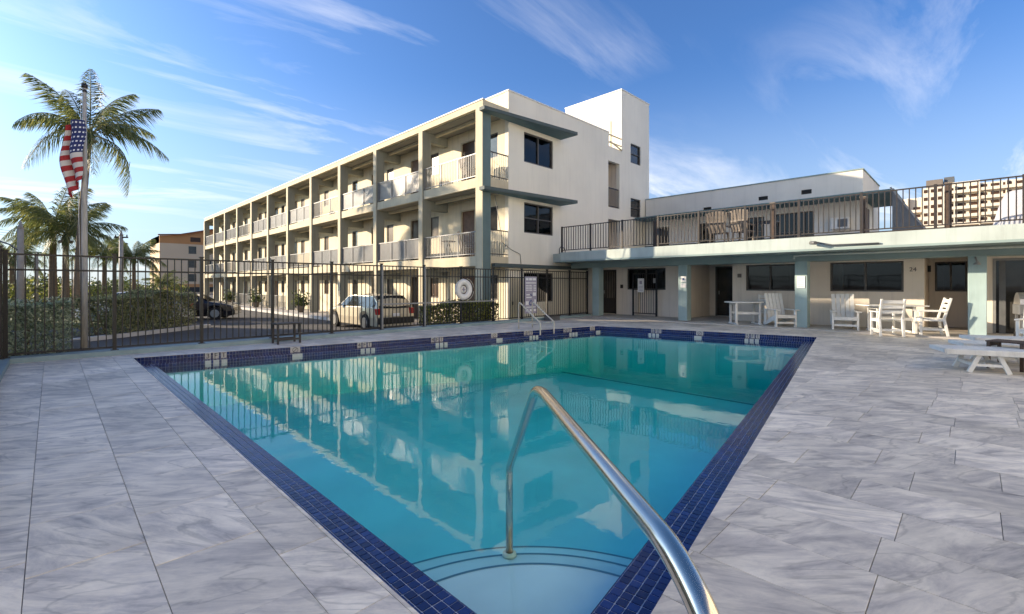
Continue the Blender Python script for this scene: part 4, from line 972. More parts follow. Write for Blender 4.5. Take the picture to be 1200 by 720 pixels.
def lounger(label, group, m='white'):
    "length along +Y from the foot end at the origin"
    r = thing('sun_lounger', label, 'sun lounger', (0, 0, 0), group)
    for s in (-1, 1):
        part('side_rail', MB().prism([(s * .30 - .02, 0), (s * .30 + .02, 0), (s * .30 + .02, 1.95), (s * .30 - .02, 1.95)], .27, [.35, .35, .36, .36]), m, r, .006)
        part('leg', MB().bar((s * .26, .40, .28), (s * .26, .28, 0), .045, .06, up=(0, 1, 0)), m, r, .006)
        part('leg', MB().bar((s * .26, .62, .28), (s * .26, .74, 0), .045, .06, up=(0, 1, 0)), m, r, .006)
        part('leg', MB().bar((s * .26, 1.55, .28), (s * .26, 1.62, 0), .045, .06, up=(0, 1, 0)), m, r, .006)
        part('leg_stretcher', MB().bar((s * .26, .33, .12), (s * .26, .69, .12), .03, .04), m, r)
    for y in (.33, .69, 1.6): part('cross_rail', MB().box(-.24, .24, y - .015, y + .015, .10, .15), m, r)
    for k in range(12):
        y = .01 + k * .095; part('slat', MB().box(-.28, .28, y, y + .082, .335, .355), m, r, .004)
    a = R(32)
    for k in range(8):
        q = .03 + k * .095; part('back_slat', MB().bar((-.27, 1.17 + q * math.cos(a), .37 + q * math.sin(a)), (.27, 1.17 + q * math.cos(a), .37 + q * math.sin(a)), .082, .02, up=(0, -math.sin(a), math.cos(a))), m, r)
    for s in (-1, 1): part('back_rail', MB().bar((s * .22, 1.15, .345), (s * .22, 1.15 + .80 * math.cos(a), .345 + .80 * math.sin(a)), .03, .035), m, r)
    part('prop', MB().bar((0, 1.72, .30), (0, 1.62, .62), .4, .03, up=(0, 1, 0)), m, r)
    part('foot_board', MB().box(-.32, .32, -.025, -.002, .29, .35), m, r)
    return r
PZ = 0.03
ch = adirondack('white slatted garden chair standing alone between the two dark windows, facing the pool', 'white adirondack chairs on the porch', recline=.30)
ch.location = (16.75, 2.72, PZ); ch.rotation_euler = (0, 0, R(-75))
dup(ch, (16.45, 4.35, PZ), R(-45), 'white reclined garden chair beside the third teal column, near the oval table', 'white adirondack chairs on the porch')
# reclined one has its seat turned to the left
bpy.context.view_layer.update()
t1_ = table('oval_table', 'white oval-topped table in front of the dark doorway', 1.25, .75, .76, oval=True); t1_.location = (16.5, 5.42, PZ); t1_.rotation_euler = (0, 0, R(-50))
t2_ = table('dining_table', 'white slatted dining table between two white chairs under the wide window', 1.4, .8, .76); t2_.location = (16.65, 1.62, PZ); t2_.rotation_euler = (0, 0, R(-60))
dc = dining_chair('white chair with its back to the pool at the slatted dining table', 'white dining chairs on the porch'); dc.location = (15.72, 1.62, PZ); dc.location.z = 0; dc.rotation_euler = (0, 0, R(118))
dup(dc, (16.35, .80, PZ), R(195 + 180 - 180), 'white armchair seen from the side at the right end of the dining table', 'white dining chairs on the porch')
dup(dc, (17.3, 4.95, PZ), R(-70), 'white armchair tucked behind the oval table against the wall', 'white dining chairs on the porch')

# loungers at the right edge
ln = lounger('nearest of the three white slatted sun loungers at the right edge', 'white sun loungers at the right edge of the deck')
def lplace(u, v, z=.36):
    d = (CAMH - z) * 540 / (v - 334); return cw((u - 600) / 540 * d, d)
base_rot = math.atan2(-1.07, .37) - R(90)
P = lplace(1100, 405.5); ln.location = P; ln.rotation_euler = (0, 0, base_rot)
P = lplace(1122, 399.5); dup(ln, P, base_rot, 'middle one of the three white slatted sun loungers at the right edge')
P = lplace(1135, 393.5); dup(ln, P, base_rot + R(2), 'farthest of the three white slatted sun loungers, closest to the porch')
st_ = thing('side_table', 'small dark brown slatted side table among the white loungers', 'table', (0, 0, 0))
for k in range(5): part('top_slat', MB().box(-.22, .22, -.22 + k * .09, -.14 + k * .09, .43, .45), 'brownpost', st_)
for a in (-1, 1):
    for b in (-1, 1): part('leg', MB().box(a * .19 - .02, a * .19 + .02, b * .19 - .02, b * .19 + .02, 0, .43), 'brownpost', st_)
part('apron', MB().box(-.19, .19, -.2, -.18, .36, .43).box(-.19, .19, .18, .2, .36, .43), 'brownpost', st_)
P = cw(7.98, 7.38); st_.location = (P.x, P.y, 0); st_.rotation_euler = (0, 0, R(-20))
# grill by the glass door
gr = thing('gas_grill', 'grey barbecue grill with a steel lid in front of the glass door', 'grill', (0, 0, 0))
part('body', MB().prism([(-.42, -.25), (.42, -.25), (.42, .25), (-.42, .25)], .62, .86), 'grey_metal', gr, .02)
lidm = MB(); n = 12
prof = [(-.25, .86)] + [(-.25 + .5 * i / n, .86 + .28 * math.sin(math.pi * i / n) ** .6) for i in range(1, n)] + [(.25, .86)]
vs = [(x_, a, b) for x_ in (-.40, .40) for a, b in prof]; k_ = len(prof)
lidm.hull(vs, [tuple(range(k_)), tuple(reversed(range(k_, 2 * k_)))] + [(i, k_ + i, k_ + (i + 1) % k_, (i + 1) % k_) for i in range(k_)])
ldo = part('lid', lidm, 'lidsteel', gr); part('handle', MB().tube([(-.3, -.27, .93), (-.3, -.31, .95), (.3, -.31, .95), (.3, -.27, .93)], .014, 8), 'black', ldo)
for a in (-1, 1):
    for b in (-1, 1): part('leg', MB().box(a * .36 - .02, a * .36 + .02, b * .2 - .02, b * .2 + .02, .1, .62), 'grey_metal', gr)
    if a > 0: part('side_shelf', MB().box(min(a * .42, a * .75), max(a * .42, a * .75), -.22, .22, .80, .83), 'grey_metal', gr, .01)
    t = MB(); t.tube([(a * .36 - .03, .2, .1), (a * .36 + .03, .2, .1)], .1, 16); part('wheel', t, 'black', gr)
part('lower_shelf', MB().box(-.36, .36, -.2, .2, .16, .19), 'grey_metal', gr)
P = cw(12.3, 10.7); gr.location = (P.x, P.y, .03); gr.rotation_euler = (0, 0, R(-80))
P = cw(10.7, 9.35); dup(dc, (P.x, P.y, 0), R(-105), 'white armchair in front of the grey grill at the right edge', 'white dining chairs on the porch')

# small black frame stool by the fence
bs = thing('frame_stool', 'small black open-framed side stool against the fence kerb', 'stool', (3.86, 11.26, 0))
cx_, cy_ = 3.86, 11.26; hh = .47
for a in (-1, 1):
    for b in (-1, 1): part('leg', MB().box(cx_ + a * .24 - .02, cx_ + a * .24 + .02, cy_ + b * .17 - .02, cy_ + b * .17 + .02, 0, hh - .03), 'blackwood', bs)
for k in range(4): part('top_slat', MB().box(cx_ - .27, cx_ + .27, cy_ - .2 + k * .1, cy_ - .11 + k * .1, hh - .03, hh), 'blackwood', bs)
for a in (-.17, .17): part('stretcher', MB().box(cx_ - .22, cx_ + .22, cy_ + a - .015, cy_ + a + .015, .08, .12), 'blackwood', bs)

# low grey planter pot lying along the kerb
bb = thing('storage_bin', 'small dark box on the deck behind the pool ladder', 'box', (13.45, 11.3, 0))
o = part('body', MB().box(13.15, 13.75, 11.15, 11.45, 0, .17), 'grey_metal', bb); bv(o, .02); part('lid', MB().box(13.13, 13.77, 11.13, 11.47, .17, .20), 'blackwood', bb)

# terrace chairs
def wicker(label):
    r = thing('fan_back_chair', label, 'chair', (0, 0, 0), 'tan fan-back chairs on the terrace')
    for a in (-1, 1):
        for b in (-1, 1): part('leg', MB().bar((a * .24, b * .22, 0), (a * .22, b * .2, .42), .05, .05), 'tan', r)
        part('armrest', MB().box(a * .3 - .05, a * .3 + .05, -.28, .26, .6, .63), 'tan', r, .01)
    part('seat', MB().box(-.27, .27, -.26, .24, .40, .44), 'tan', r, .01)
    n = 7
    for k in range(n):
        a = (k - 3) * .15; ln_ = .70 * math.cos(a * 1.2) ** .5
        part('back_slat', MB().bar((a * .5, .22, .42), (math.sin(a) * .72 , .36, .42 + ln_), .075, .018, up=(0, -1, 0)), 'tan', r)
    part('back_band', MB().bar((-.24, .31, .75), (.24, .31, .75), .03, .06), 'tan', r)
    return r
wk = wicker('tan fan-back chair behind the terrace railing, the left one of two'); wk.location = (16.2, 6.15, ZT + .004); wk.rotation_euler = (0, 0, R(95))
dup(wk, (16.25, 5.4, ZT + .004), R(80), 'tan fan-back chair behind the terrace railing, the right one of two')
tt = thing('terrace_table', 'small dark table on the terrace beside the tan fan-back chairs', 'table', (16.6, 4.75, ZT))
part('tabletop', MB().box(16.3, 16.9, 4.45, 5.05, ZT + .68, ZT + .72), 'black', tt)
for a in (16.35, 16.85):
    for b in (4.5, 5.0): part('leg', MB().box(a - .02, a + .02, b - .02, b + .02, ZT + .004, ZT + .68), 'black', tt)
# white cover at the right end of the terrace
um = thing('covered_stack', 'pale canvas cover draped over tall furniture at the right end of the terrace', 'cover', (17.2, -1.2, ZT))
t = MB(); n = 30; ringz = [(0, 1.0, 1.0), (.3, .96, .95), (.6, .90, .88), (.85, .84, .80), (.98, .78, .72), (1.02, .3, .3)]
i0 = 0
for (z, a, b) in ringz:
    for i in range(n):
        u = 2 * math.pi * i / n; q = .68; fx = math.copysign(abs(math.cos(u)) ** q, math.cos(u)); fy = math.copysign(abs(math.sin(u)) ** q, math.sin(u)); wv = 1 + .035 * math.sin(u * 9) * (1 - z / 1.2)
        t.v.append((17.2 + .6 * fx * a * wv, -1.3 + .95 * fy * b * wv, ZT + .005 + z))
for k in range(len(ringz) - 1):
    for i in range(n): t.f.append((k * n + i, k * n + (i + 1) % n, (k + 1) * n + (i + 1) % n, (k + 1) * n + i)); t.c.append(None); t.smooth.append(True)
t.f.append(tuple((len(ringz) - 1) * n + i for i in range(n))); t.c.append(None); t.smooth.append(True)
part('canvas', t, 'canvas', um)

# ------------------------------------------------------------------ cars
def car(label, paint, kind, L_=4.5, W=1.78, H=1.42):
    "front towards +Y, centred on the origin"
    r = thing('parked_car', label, 'car', (0, 0, 0))
    # stations: y, half width, belt z, roof z, roof half width
    f = L_ / 2
    if kind == 'hatch': st = [(-f, .80, .62, .64, .72), (-f + .06, .86, .92, .94, .74), (-f + .22, .88, .95, 1.18, .66), (-f + .55, .89, .96, H - .03, .62), (-.9, .89, .95, H, .62), (0, .89, .94, H, .62), (.45, .89, .93, H - .06, .62), (1.15, .88, .92, .97, .70), (1.7, .87, .86, .88, .70), (f - .15, .82, .74, .76, .66), (f, .70, .60, .62, .58)]
    else: st = [(-f, .74, .66, .68, .64), (-f + .1, .84, .90, .93, .70), (-f + .65, .88, .95, 1.0, .70), (-f + 1.25, .89, .95, H - .04, .60), (-.3, .89, .94, H, .60), (.35, .89, .93, H - .05, .60), (1.05, .88, .91, .96, .70), (1.7, .87, .84, .86, .70), (f - .12, .80, .72, .74, .64), (f, .68, .60, .62, .58)]
    ys = []; 
    def lerp_st(y):
        for i in range(len(st) - 1):
            if st[i][0] <= y <= st[i + 1][0] + 1e-6:
                u = (y - st[i][0]) / (st[i + 1][0] - st[i][0]); return [st[i][j] + (st[i + 1][j] - st[i][j]) * u for j in range(5)]
        return list(st[-1])
    yy = [s_[0] for s_ in st]; dense = []
    for i in range(len(yy) - 1):
        n = max(1, int((yy[i + 1] - yy[i]) / .12)); dense += [yy[i] + (yy[i + 1] - yy[i]) * k / n for k in range(n)]
    dense.append(yy[-1]); wheels = (-L_ * .29, L_ * .31); WR = .33
    def sec(y):
        _, hw, bz, rz, rw = lerp_st(y); sill = .22
        for w0 in wheels:
            dd = abs(y - w0)
            if dd < WR + .06: sill = max(sill, .02 + math.sqrt(max((WR + .06) ** 2 - dd * dd, 0)) + .30 - .02)
        sill = min(sill, bz - .12)
        return [(hw * .92, sill), (hw, sill + (bz - sill) * .45), (hw * .985, bz - .03), (hw * .95, bz), (rw + (hw - rw) * .12 + .03, rz - .05 * (rz - bz)), (rw * .8, rz), (0, rz + .015)]
    b = MB(); S = [sec(y) for y in dense]; m = len(S[0])
    for i in range(len(dense) - 1):
        for s in (1, -1):
            for j in range(m - 1):
                q = [(s * S[i][j][0], dense[i], S[i][j][1]), (s * S[i + 1][j][0], dense[i + 1], S[i + 1][j][1]), (s * S[i + 1][j + 1][0], dense[i + 1], S[i + 1][j + 1][1]), (s * S[i][j + 1][0], dense[i], S[i][j + 1][1])]
                b.face(q if s > 0 else q[::-1], smooth=False)
    for e, y in ((0, dense[0]), (-1, dense[-1])):
        pts = [(x_, y, z) for x_, z in S[e]] + [(-x_, y, z) for x_, z in reversed(S[e][:-1])]; b.face(pts if e == 0 else pts[::-1])
    body = part('body', b, paint, r)
    x = body.modifiers.new('weld', 'WELD'); x.merge_threshold = .001
    part('underbody', MB().box(-.75, .75, -f + .2, f - .2, .18, .42), 'black', r)
    for s in (1, -1):
        gl = MB()
        for i in range(len(dense) - 1):
            st0, st1 = lerp_st(dense[i]), lerp_st(dense[i + 1])
            if st0[3] - st0[2] > .2 and st1[3] - st1[2] > .2:
                a, b_, c, d = S[i][3], S[i + 1][3], S[i + 1][4], S[i][4]; e = .012
                q = [(s * (a[0] + e), dense[i], a[1] + .02), (s * (b_[0] + e), dense[i + 1], b_[1] + .02), (s * (c[0] + e), dense[i + 1], c[1] - .03), (s * (d[0] + e), dense[i], d[1] - .03)]
                gl.face(q if s > 0 else q[::-1])
        part('side_glass', gl, 'carglass', r)
    def sl_(y0, y1, frac, name):
        a, b_ = lerp_st(y0), lerp_st(y1); n_ = Vector((0, -(b_[3] - a[3]), (y1 - y0))).normalized() * .03
        g_ = MB(); ox = n_ * 1.2; g_.face([(-a[4] * frac, y0 + ox.y, a[3] + .03), (a[4] * frac, y0 + ox.y, a[3] + .03), (b_[4] * frac, y1 + ox.y, b_[3] + .0 + ox.z), (-b_[4] * frac, y1 + ox.y, b_[3] + ox.z)]); part(name, g_, 'carglass', r)
    if kind == 'hatch':
        sl_(-f + .05, -f + .5, .98, 'rear_window'); sl_(.52, 1.1, .94, 'windscreen')
    else: sl_(-f + .72, -f + 1.2, .94, 'rear_window'); sl_(.42, 1.0, .94, 'windscreen')
    for s in (1, -1):
        part('tail_light', MB().box(min(s * .62, s * .86), max(s * .62, s * .86), -f - .015, -f + .2, .68, .92), 'redlamp', r, .015)
        part('headlight', MB().box(min(s * .5, s * .76), max(s * .5, s * .76), f - .16, f - .02, .56, .70), 'lamp', r, .01)
        part('mirror', MB().box(min(s * .9, s * 1.05), max(s * .9, s * 1.05), .62, .76, .94, 1.06), paint, r, .02)
        for w0 in wheels:
            wme = MB().tube([(s * .68, w0, WR), (s * .87, w0, WR)], WR, 24); wo_ = part('wheel', wme, 'tyre', r); part('rim', MB().tube([(s * .80, w0, WR), (s * .885, w0, WR)], WR * .64, 20), 'rim', wo_)
    part('rear_bumper', MB().box(-.80, .80, -f - .05, -f + .1, .30, .56), 'black' if kind == 'hatch' else paint, r, .03)
    part('number_plate', MB().box(-.18, .18, -f - .035, -f - .01, .60, .72), 'signwhite', r)
    part('front_bumper', MB().box(-.70, .70, f - .1, f + .04, .28, .50), paint, r, .03)
    return r
c1 = car('gold hatchback parked behind the fence with its rear to the pool', 'goldpaint', 'hatch', 4.6, 1.78, 1.45); c1.location = (9.75, 18.6, GZ)
c2 = car('dark sedan parked at the end of the hedge left of the block', 'darkpaint', 'sedan', 4.5, 1.78, 1.40); c2.location = (5.3, 29.8, GZ); c2.rotation_euler = (0, 0, R(-118))
c3 = car('white sedan parked behind the clipped hedge, only its roof showing', 'whitepaint', 'sedan', 4.5, 1.78, 1.55); P = cw(-18.4, 22.5); c3.location = (P.x, P.y, GZ); c3.rotation_euler = (0, 0, R(45))

# ------------------------------------------------------------------ plants
def leaf_box(n, inside, size, rnd, flat=0.0):
    mb = MB()
    for _ in range(n):
        p = inside(rnd); s = size * rnd.uniform(.6, 1.3)
        d = Vector((rnd.gauss(0, 1), rnd.gauss(0, 1), rnd.gauss(0, 1))).normalized(); u = d.orthogonal().normalized(); v = d.cross(u)
        a = rnd.uniform(0, 6.28); uu = (u * math.cos(a) + v * math.sin(a)) * s; vv = (v * math.cos(a) - u * math.sin(a)) * s * .45
        mb.face([p - uu, p + vv, p + uu, p - vv], rnd.random())
    return mb
def hedge(label, a, b, width, z0, z1, n, m, size=.045, name='hedge'):
    a, b = Vector((*a, 0)), Vector((*b, 0)); d = (b - a).normalized(); nn = Vector((-d.y, d.x, 0)); Ln = (b - a).length; rnd = random.Random(hash(label) % 1000 if False else len(label))
    r = thing(name, label, 'hedge', ((a.x + b.x) / 2, (a.y + b.y) / 2, z0))
    bump = [(rnd.uniform(0, Ln), rnd.uniform(.2, .6), rnd.uniform(-.05, .10)) for _ in range(int(Ln * 3))]
    def inside(q):
        s = q.uniform(0, Ln); w_ = q.uniform(-1, 1); hz = sum(h_ * math.exp(-((s - c) / r_) ** 2) for c, r_, h_ in bump)
        z = z0 + (z1 + hz - z0) * q.random() ** .8
        if q.random() < .72:       # shell
            if q.random() < .45: z = z1 + hz - abs(q.gauss(0, .04)) + (q.uniform(0, .12) if q.random() < .1 else 0)
            else: w_ = math.copysign(1 - abs(q.gauss(0, .07)), w_)
        return a + d * s + nn * w_ * width / 2 * (1 + .06 * math.sin(s * 5 + z * 7)) + Vector((0, 0, z))
    part('foliage', leaf_box(n, inside, size, rnd), m, r)
    t = MB()
    for k in range(int(Ln / .35)):
        p = a + d * (.2 + k * .35)
        for _ in range(3): q = p + nn * rnd.uniform(-.3, .3) * width; t.tube([(p.x, p.y, z0), (q.x, q.y, z1 - .15)], [.018, .008], 5)
    part('stem', t, 'trunk', r)
    return r
hedge('silvery green clipped hedge right behind the fence at the far left', (-2.6, 12.75), (.28, 12.55), 0.9, .03, .95, 24000, 'silverleaf', .029)
hedge('olive clipped hedge beyond the drive, behind the flagpole', (.95, 21.2), (4.0, 24.2), 1.3, GZ + .1, .90, 20000, 'hedgeleaf', .048)
hedge('low yellow-green shrub bed in front of the block beside the gold car', (8.75, 12.95), (11.6, 12.5), .6, GZ, .62, 9000, 'yellowleaf', .05)
struct('hedge_kerb', MB().prism([(.0, 20.0), (.15, 19.85), (4.9, 23.4), (4.8, 23.6)], GZ, GZ + .14), 'kerbwhite')
struct('hedge_bed', MB().prism([(.0, 20.02), (4.8, 23.62), (3.4, 25.6), (-2, 22.5)], GZ, GZ + .1), 'soil')

def frond_mesh(rnd, Ln, droop, name='frond', lw=.022, dens=44, wind=0.0):
    mb = MB(); pts = []; n = 14
    for i in range(n + 1):
        u = i / n; pts.append(Vector((Ln * (u - .10 * u * u * droop), wind * u * u * Ln * .2, Ln * (.30 * math.sin(u * 1.5) - .62 * droop * u ** 2.2))))
    mb.tube(pts, [.028 * (1 - .85 * i / n) + .003 for i in range(n + 1)], 5, col=.9)
    for k in range(dens):
        u = .12 + .88 * (k + rnd.random() * .5) / dens; f = u * n; i = min(int(f), n - 1); p = pts[i].lerp(pts[i + 1], f - i); d = (pts[i + 1] - pts[i]).normalized()
        ll = Ln * .33 * math.sin(math.pi * min(u * .86 + .12, 1)) ** .6 * rnd.uniform(.8, 1.1)
        for s in (-1, 1):
            side = Vector((0, s, 0)); out = (d * rnd.uniform(.55, .9) + side * rnd.uniform(.35, .8) + Vector((0, 0, -.25 - rnd.random() * .6))).normalized()
            a = p; b = p + out * ll * .5; c = p + out * ll * .80 + Vector((rnd.uniform(-.05, .05) * ll, rnd.uniform(-.05, .05) * ll, -.45 * ll)); w_ = d * lw
            col = rnd.random() ** 1.3
            mb.face([a - w_ * .5, a + w_ * .5, b + w_, b - w_ * .8], col); mb.face([b - w_ * .8, b + w_, c + w_ * .1], col)
    return mb
fr_cache = {}
def palm(label, x_, y_, zc, trunk_r, Ln, nf, seed, lean=(0, 0), zbase=GZ, group='palm trees beyond the fence'):
    rnd = random.Random(seed); r = thing('palm_tree', label, 'palm tree', (x_, y_, zbase), group)
    n = 14; pts = []; rs = []
    for i in range(n * 3 + 1):
        u = i / (n * 3); pts.append((x_ + lean[0] * u ** 1.6, y_ + lean[1] * u ** 1.6, zbase + (zc - zbase) * u)); rs.append(trunk_r * (1.25 - .45 * u) * (1.06 if i % 2 else 1.0))
    part('trunk', MB().tube(pts, rs, 10), 'trunk', r)
    top = Vector(pts[-1]); off = top - base(r)
    key = (round(Ln, 1), seed % 3)
    if key not in fr_cache:
        fr_cache[key] = [frond_mesh(random.Random(seed * 10 + j), Ln, dr, lw=max(.018, .0075 * Ln), dens=66).mesh('frond', M['palmleaf']) for j, dr in enumerate((.35, .7, 1.0, 1.3))]
    part('crown_shaft', MB().tube([top - Vector((0, 0, .5)), top - Vector((0, 0, .1)), top + Vector((0, 0, .3))], [trunk_r * .9, trunk_r * 1.35, trunk_r * .4], 10), 'palmleaf', r)
    for k in range(nf):
        az = k * 2.39996 + rnd.uniform(-.25, .25); u = k / nf; j = 0 if u < .3 else 1 if u < .55 else 2 if u < .8 else 3
        o = link('frond', fr_cache[key][j], r); o.location = off; el = R(50 - 66 * u + rnd.uniform(-8, 8)); s = rnd.uniform(.82, 1.1); o.scale = (s, s, s)
        o.rotation_euler = (rnd.uniform(-.35, .35), -el, az)
    # fruit stalks
    f = MB()
    for k in range(4): a = rnd.uniform(0, 6.28); f.tube([top - Vector((0, 0, .15)), top + Vector((math.cos(a) * .3, math.sin(a) * .3, -.3))], [.05, .09], 6)
    part('fruit', f, 'tan', r)
    return r
def palm_at(label, u, v, d, *a, **k):
    P = cw((u - 600) / 540 * d, d); z = CAMH + (334 - v) * d / 540; return palm(label, P.x, P.y, z, *a, **k)
palm_at('tallest palm with a wind-swept crown, its trunk half hidden by the flagpole', 90, 156, 24, .15, 3.5, 17, 3, lean=(.5, -.1))
palm_at('bushy palm with the left of two close trunks, left of the flagpole', 62, 266, 27, .17, 2.9, 20, 5)
palm_at('palm leaning right just left of the flagpole with drooping fronds', 77, 278, 26, .15, 2.8, 16, 7)
palm_at('small distant palm left of the wooden utility pole', 122, 300, 46, .16, 2.8, 22, 8)
palm_at('small distant palm right of the wooden utility pole', 157, 304, 46, .16, 2.8, 22, 10)
palm_at('little distant palm in front of the tan building', 190, 333, 60, .14, 2.2, 18, 11)
palm_at('distant palm seen through the fence near its left corner post', 14, 305, 38, .16, 2.8, 20, 13)

# background trees
def bushy(label, x_, y_, z0, w_, h_, n, m, seed):
    rnd = random.Random(seed); r = thing('tree', label, 'tree', (x_, y_, z0), 'low trees beyond the car park')
    cl = [(Vector((x_ + rnd.uniform(-.5, .5) * w_, y_ + rnd.uniform(-.5, .5) * w_, z0 + h_ * rnd.uniform(.45, .9))), rnd.uniform(.16, .3) * w_) for _ in range(9)]
    def inside(q): c, rr = cl[q.randrange(len(cl))]; d = Vector((q.gauss(0, 1), q.gauss(0, 1), q.gauss(0, .8))).normalized(); return c + d * rr * q.uniform(.6, 1.05)
    part('crown', leaf_box(n, inside, w_ * .028, rnd), m, r)
    t = MB(); t.tube([(x_, y_, z0), (x_, y_, z0 + h_ * .5)], [.18, .1], 8)
    for c, rr in cl[:5]: t.tube([(x_, y_, z0 + h_ * .35), c], [.09, .03], 6)
    part('trunk', t, 'trunk', r); return r
bl = [(40, 30, 5, 2.6), (64, 42, 6, 3.4), (84, 36, 4, 2.4), (110, 50, 7, 3.6), (135, 55, 6, 3.0), (160, 48, 6, 2.6), (178, 62, 7, 3.2), (14, 40, 6, 3.4)]
bn = ['round bushy tree left of the two palm trunks', 'wide green tree behind the two palm trunks', 'small green tree between the palm trunks and the flagpole', 'broad tree right behind the flagpole', 'green tree behind the wooden utility pole', 'low green tree right of the utility pole', 'far tree left of the tan building', 'olive tree at the far left edge behind the fence']
for k, ((u, d, w_, h_), lb) in enumerate(zip(bl, bn)): P = cw((u - 600) / 540 * d, d); bushy(lb, P.x, P.y, GZ, w_ * .8, h_ * .58, 1500, 'treeleaf' if k % 2 else 'yellowleaf', 20 + k)
P = cw(1.0 * 100, 105)
for k, (u, d, w_, h_) in enumerate([(1096, 60, 9, 8.0), (1075, 70, 9, 7.5), (1150, 75, 9, 8.0)]):
    P = cw((u - 600) / 540 * d, d); bushy(['yellow-green tree crown below the distant condominium', 'tree crown beside the sloping grey panel', 'tree crown between terrace railing posts at the right'][k], P.x, P.y, GZ, w_, h_, 2200, 'yellowleaf' if k == 0 else 'treeleaf', 40 + k)

# ------------------------------------------------------------------ flagpole and flag, poles
FP = cw((99 - 600) / 540 * 9.25, 9.25)
fp = thing('flagpole', 'tall weathered flagpole standing just behind the fence', 'flagpole', (FP.x, FP.y, 0))
part('shaft', MB().tube([(FP.x, FP.y, GZ), (FP.x, FP.y, 1.5), (FP.x, FP.y, 3.4), (FP.x, FP.y, 5.32)], [.056, .052, .044, .032], 14), 'pole', fp)
t = MB(); t.lathe([(.001, 5.40), (.035, 5.385), (.052, 5.35), (.05, 5.31), (.02, 5.285), (.03, 5.27), (.04, 5.24), (.03, 5.2)], 16, FP.x, FP.y); part('finial', t, 'black', fp)
part('halyard', MB().tube([(FP.x - .05, FP.y - .06, 5.2), (FP.x - .09, FP.y - .06, 3.0), (FP.x - .06, FP.y - .07, 1.2)], .005, 5), 'white', fp)
fg = thing('flag', 'american flag hanging limp and folded from the flagpole', 'flag', (FP.x, FP.y, 3.2))
t = MB(); NU, NV = 26, 39; rw = cw(1, 0) ; right = Vector((c45, -c45, 0)); fwd = Vector((c45, c45, 0))
zt_ = CAMH + (334 - 141) / 540 * 9.2; zb_ = CAMH + (334 - 232) / 540 * 9.2
def flag_pt(i, j):
    u = i / NU; v = j / NV        # u along the fly, v down the hoist
    # cloth gathered against the pole: the fly swings round in folds and sags
    spread = .09 + .13 * math.sin(math.pi * min(v * .95 + .08, 1)) ** .8
    fold = math.sin(u * 9.5 + v * 2.2)
    xr = -.08 - spread * (.5 - .5 * math.cos(u * 3.0 + .3)) + .035 * fold + (.26 if u < .0 else 0)
    xr += .20 * (1 - u) ** 2 * .55
    yf = -.10 + .07 * math.cos(u * 9.5 + v * 2.2) + .03 * math.sin(v * 9)
    z = zt_ - (zt_ - zb_) * v * (.78 + .22 * u) - .16 * u ** 1.4 * (1 - v) * .9
    return Vector((FP.x, FP.y, 0)) + right * xr + fwd * yf + Vector((0, 0, z))
for i in range(NU):
    for j in range(NV):
        u, v = (i + .5) / NU, (j + .5) / NV; stripe = int(v * 13)
        if v < 7 / 13 and u < .42:
            col = (.02, .03, .12) if not ((i % 2 == 0) and (j % 3 == 1)) else (.75, .75, .78)
        else: col = (.36, .025, .03) if stripe % 2 == 0 else (.62, .59, .56)
        t.face([flag_pt(i, j), flag_pt(i, j + 1), flag_pt(i + 1, j + 1), flag_pt(i + 1, j)], col, True)
fo = part('cloth', t, 'flag', fg); q = fo.modifiers.new('weld', 'WELD'); q.merge_threshold = .0005; q = fo.modifiers.new('thick', 'SOLIDIFY'); q.thickness = .004
def pole(label, u, vtop, d, r0, m, arm=False):
    P = cw((u - 600) / 540 * d, d); z = CAMH + (334 - vtop) * d / 540; o = thing('utility_pole', label, 'pole', (P.x, P.y, GZ))
    part('shaft', MB().tube([(P.x, P.y, GZ), (P.x, P.y, z)], [r0, r0 * .75], 10), m, o)
    part('cap', MB().tube([(P.x, P.y, z), (P.x, P.y, z + r0 * .5), (P.x, P.y, z + r0 * 2.5)], [r0 * .9, r0 * .6, r0 * .12], 8), m, o)
    if arm:
        part('bracket', MB().bar((P.x - .35, P.y + .35, z - .15), (P.x + .35, P.y - .35, z - .15), .08, .1), 'brownpost', o)
        for s in (-.3, 0, .3): part('insulator', MB().tube([(P.x + s, P.y - s, z - .1), (P.x + s, P.y - s, z + .05)], .04, 6), 'grey_metal', o)
    return o, Vector((P.x, P.y, z))
pole('pale concrete pole near the left end of the fence', 24, 268, 19, .13, 'concpole')
_, pt_ = pole('weathered wooden utility pole between the two small distant palms', 142, 276, 34, .16, 'pole', True)
pole('slim pale post behind the silvery hedge', 43, 300, 30, .10, 'concpole')
pw = thing('power_line', 'thin overhead wires running left from the wooden utility pole', 'wire', pt_)
Q0 = cw(-34, 22, pt_.z + .4)
for k in range(3):
    t = MB(); a = pt_ + Vector((.2 * k - .2, -.2 * k + .2, .05)); b = Q0 + Vector((0, 0, .3 * k))
    t.tube([a.lerp(b, i / 12) + Vector((0, 0, -.8 * math.sin(math.pi * i / 12))) for i in range(13)], .012, 4); part('wire', t, 'black', pw)
ga = thing('lamp_arm', 'thin grey curved lamp arm rising at the far left edge', 'street lamp', cw(-6.9, 6.0, GZ))
# curved arm
def cpt(u, v, d): x = (u - 600) / 540 * d; return cw(x, d, CAMH + (334 - v) * d / 540)
part('arm', MB().tube([cpt(-40, 292, 14), cpt(-20, 284, 14), cpt(0, 283, 14), cpt(12, 287, 14), cpt(20, 293, 14)], .022, 8), 'grey_metal', ga)
part('pole', MB().tube([cpt(-40, 292, 14), cpt(-42, 400, 14)], .05, 8), 'grey_metal', ga)

